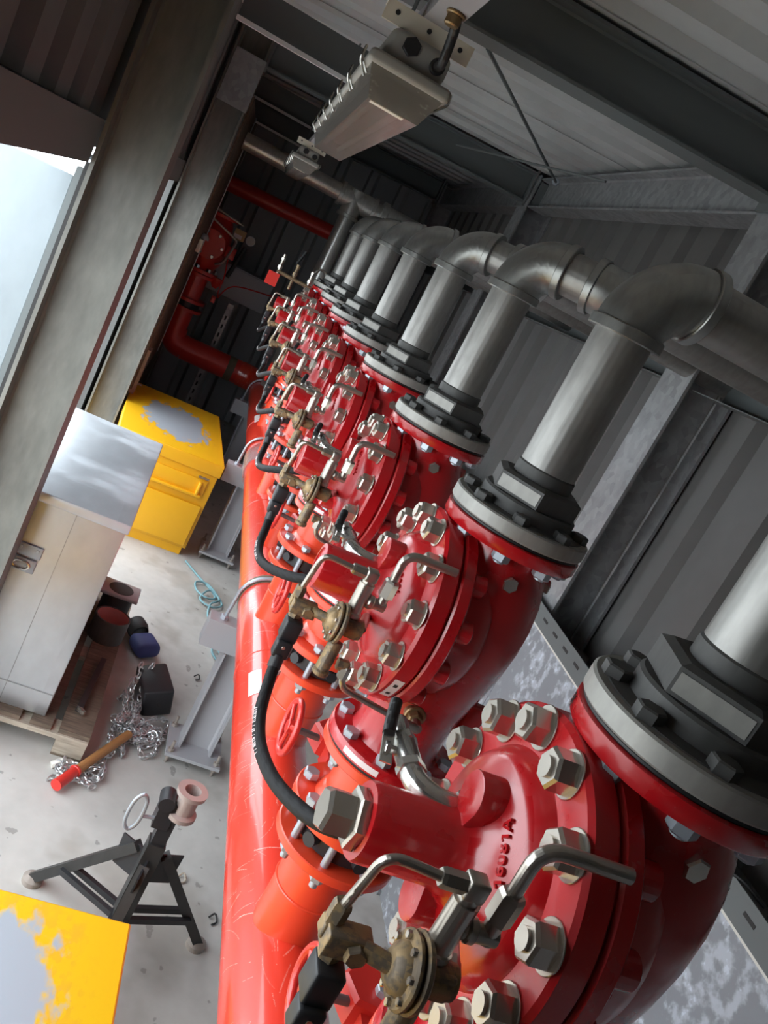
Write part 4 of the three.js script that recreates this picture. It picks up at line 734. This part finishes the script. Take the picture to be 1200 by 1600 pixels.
// ------------------------------------------------------------------ chain hoist, handled tool, rope, glove
{
  const hs = thing('chain_hoist', 'black chain hoist body lying among its chain on the floor', 'hoist');
  mesh('case', [rbox(0.14, 0.15, 0.20, 0.012, 0.455, H + 0.085, -3.62, new THREE.Quaternion().setFromEuler(new THREE.Euler(0.1, 0.35, 0.25)))], M.black, hs);
  mesh('gear_cover', [lathe([[0, 0], [0.075, 0], [0.07, 0.03], [0.045, 0.05], [0, 0.055]], V(0.8, 0.4, 0.3), V(0.48, H + 0.085, -3.60), 32)], M.dark, hs); rebase(hs, 0.455, H, -3.62);
  const link = new THREE.TorusGeometry(0.0115, 0.0032, 6, 12); link.scale(1.45, 1, 1);
  const ch = thing('chain', 'heap of bright steel hoist chain between the pallet and the manifold support', 'chain');
  const runs = [[[0.36, 0.16, -3.66], [0.36, 0.10, -3.56], [0.37, 0.05, -3.50], [0.36, 0.02, -3.38], [0.40, 0.03, -3.30], [0.46, 0.02, -3.26], [0.52, 0.03, -3.30], [0.55, 0.02, -3.40], [0.56, 0.02, -3.50], [0.50, 0.05, -3.45], [0.44, 0.05, -3.40], [0.38, 0.04, -3.44], [0.34, 0.08, -3.55], [0.35, 0.12, -3.62]],
    [[0.36, 0.03, -3.45], [0.33, 0.02, -3.35], [0.34, 0.02, -3.26], [0.38, 0.03, -3.24], [0.42, 0.02, -3.34], [0.45, 0.04, -3.42], [0.50, 0.02, -3.36], [0.53, 0.02, -3.26], [0.48, 0.02, -3.20], [0.44, 0.04, -3.28], [0.39, 0.06, -3.36]],
    [[0.15, 0.015, -2.90], [0.18, 0.02, -2.94], [0.16, 0.03, -2.98], [0.22, 0.02, -2.93], [0.26, 0.02, -2.97], [0.30, 0.02, -2.95], [0.34, 0.02, -3.03], [0.33, 0.03, -3.10], [0.36, 0.02, -3.16], [0.28, 0.02, -3.02], [0.22, 0.04, -2.96], [0.19, 0.05, -2.90], [0.24, 0.03, -2.90]],
    [[0.41, 0.17, -3.68], [0.40, 0.10, -3.58], [0.41, 0.06, -3.50], [0.42, 0.03, -3.42], [0.47, 0.02, -3.34], [0.43, 0.03, -3.30], [0.37, 0.02, -3.30], [0.35, 0.04, -3.42]]];
  const wander = (x, z, sx, sz, n, hh) => { const r = []; for (let i = 0; i < n; i++) r.push([x + range(-sx, sx), 0.014 + range(0, hh), z + range(-sz, sz)]); return r; };
  runs.push(wander(0.36, -3.45, 0.05, 0.15, 16, 0.07), wander(0.46, -3.33, 0.10, 0.10, 18, 0.035), wander(0.24, -2.96, 0.10, 0.05, 14, 0.03), wander(0.36, -3.22, 0.05, 0.08, 10, 0.03));
  const all = [];
  for (const r of runs) {
    const c = new THREE.CatmullRomCurve3(r.map(([a, b, d]) => V(a, H + b, d))), n = Math.round(c.getLength() / 0.0255);
    for (let i = 0; i < n; i++) { const g = link.clone(), d = c.getTangentAt(i / n), q = c.getPointAt(i / n); g.rotateX((i % 2) * Math.PI / 2 + range(-0.3, 0.3)); g.applyQuaternion(new THREE.Quaternion().setFromUnitVectors(AX.x, d)); g.translate(q.x + range(-0.006, 0.006), Math.max(q.y, H + 0.012), q.z + range(-0.006, 0.006)); all.push(g); }
  }
  const cm = mesh('links', all, M.chain, ch); cm.userData.kind = 'stuff'; rebase(ch, 0.4, H, -3.3);
  const tl = thing('wooden_tool_handle', 'round wooden tool handle with a red painted end lying on the floor', 'tool');
  mesh('shaft', rod(V(0.235, H + 0.045, -2.95), V(0.395, H + 0.06, -3.26), 0.019, 20), M.handle, tl); mesh('red_end', [rod(V(0.180, H + 0.036, -2.845), V(0.232, H + 0.045, -2.945), 0.024, 22, 0.022), ring(V(0.228, H + 0.045, -2.938), V(0.055, 0.01, -0.1), 0.026, 0.018, 0.012, 22)], M.red, tl); rebase(tl, 0.3, H, -3.05);
  const gl = thing('blue_glove', 'dark blue work glove lying beside the pallet', 'glove'); mesh('palm', [rbox(0.13, 0.08, 0.15, 0.034, 0.37, H + 0.045, -4.06, new THREE.Quaternion().setFromEuler(new THREE.Euler(0, 0.5, 0.15)))], M.blue, gl); mesh('cuff', [lathe([[0.046, 0], [0.055, 0.03], [0.05, 0.08], [0.03, 0.085]], V(-0.5, 0.15, -0.8), V(0.33, H + 0.06, -4.13), 18)], M.dark, gl); rebase(gl, 0.36, H, -4.1);
  const rope = (pts, label) => { const t = thing('rope', label, 'rope', 'blue green rope on the floor'); mesh('strand', smooth(pts.map(([a, b, c]) => V(a, H + b, c)), 0.0065, 160, 8), M.rope, t); rebase(t, pts[0][0], H, pts[0][2]); };
  rope([[0.50, 0.012, -5.36], [0.60, 0.012, -5.20], [0.70, 0.012, -5.06], [0.72, 0.015, -4.96], [0.66, 0.02, -4.92], [0.60, 0.012, -5.0], [0.59, 0.015, -5.10], [0.66, 0.02, -5.12], [0.74, 0.012, -5.02], [0.77, 0.015, -4.90], [0.70, 0.02, -4.82], [0.63, 0.012, -4.90], [0.68, 0.03, -5.02], [0.75, 0.02, -4.96], [0.70, 0.02, -4.86], [0.69, 0.012, -4.74], [0.70, 0.012, -4.68]], 'tangled pale blue rope on the floor in front of the far yellow chest');
  rope([[0.80, 0.012, -4.45], [0.75, 0.012, -4.38], [0.74, 0.02, -4.28], [0.79, 0.015, -4.22], [0.85, 0.02, -4.30], [0.82, 0.02, -4.42], [0.76, 0.03, -4.36], [0.80, 0.02, -4.26]], 'small coil of pale blue rope on the floor behind the manifold support');
  const scraps = [['bent offcut of dark wire on the floor near the pipe stand', [0.83, -2.45]], ['crumpled scrap of pale wire on the floor beyond the pipe stand', [0.70, -2.60]], ['dark twig of wire lying between the chain and the far support', [0.66, -4.0]]];
  for (const [label, [a, c]] of scraps) { const s = thing('wire_scrap', label, 'scrap'); mesh('wire', smooth([V(a, H + 0.005, c), V(a + 0.02, H + 0.016, c - 0.012), V(a + 0.03, H + 0.006, c + 0.012), V(a + 0.012, H + 0.005, c + 0.03)], 0.0035, 20, 6), label.includes('pale') ? M.paleWood : M.dark, s); rebase(s, a, H, c); }
}
renderer.render(scene, camera);
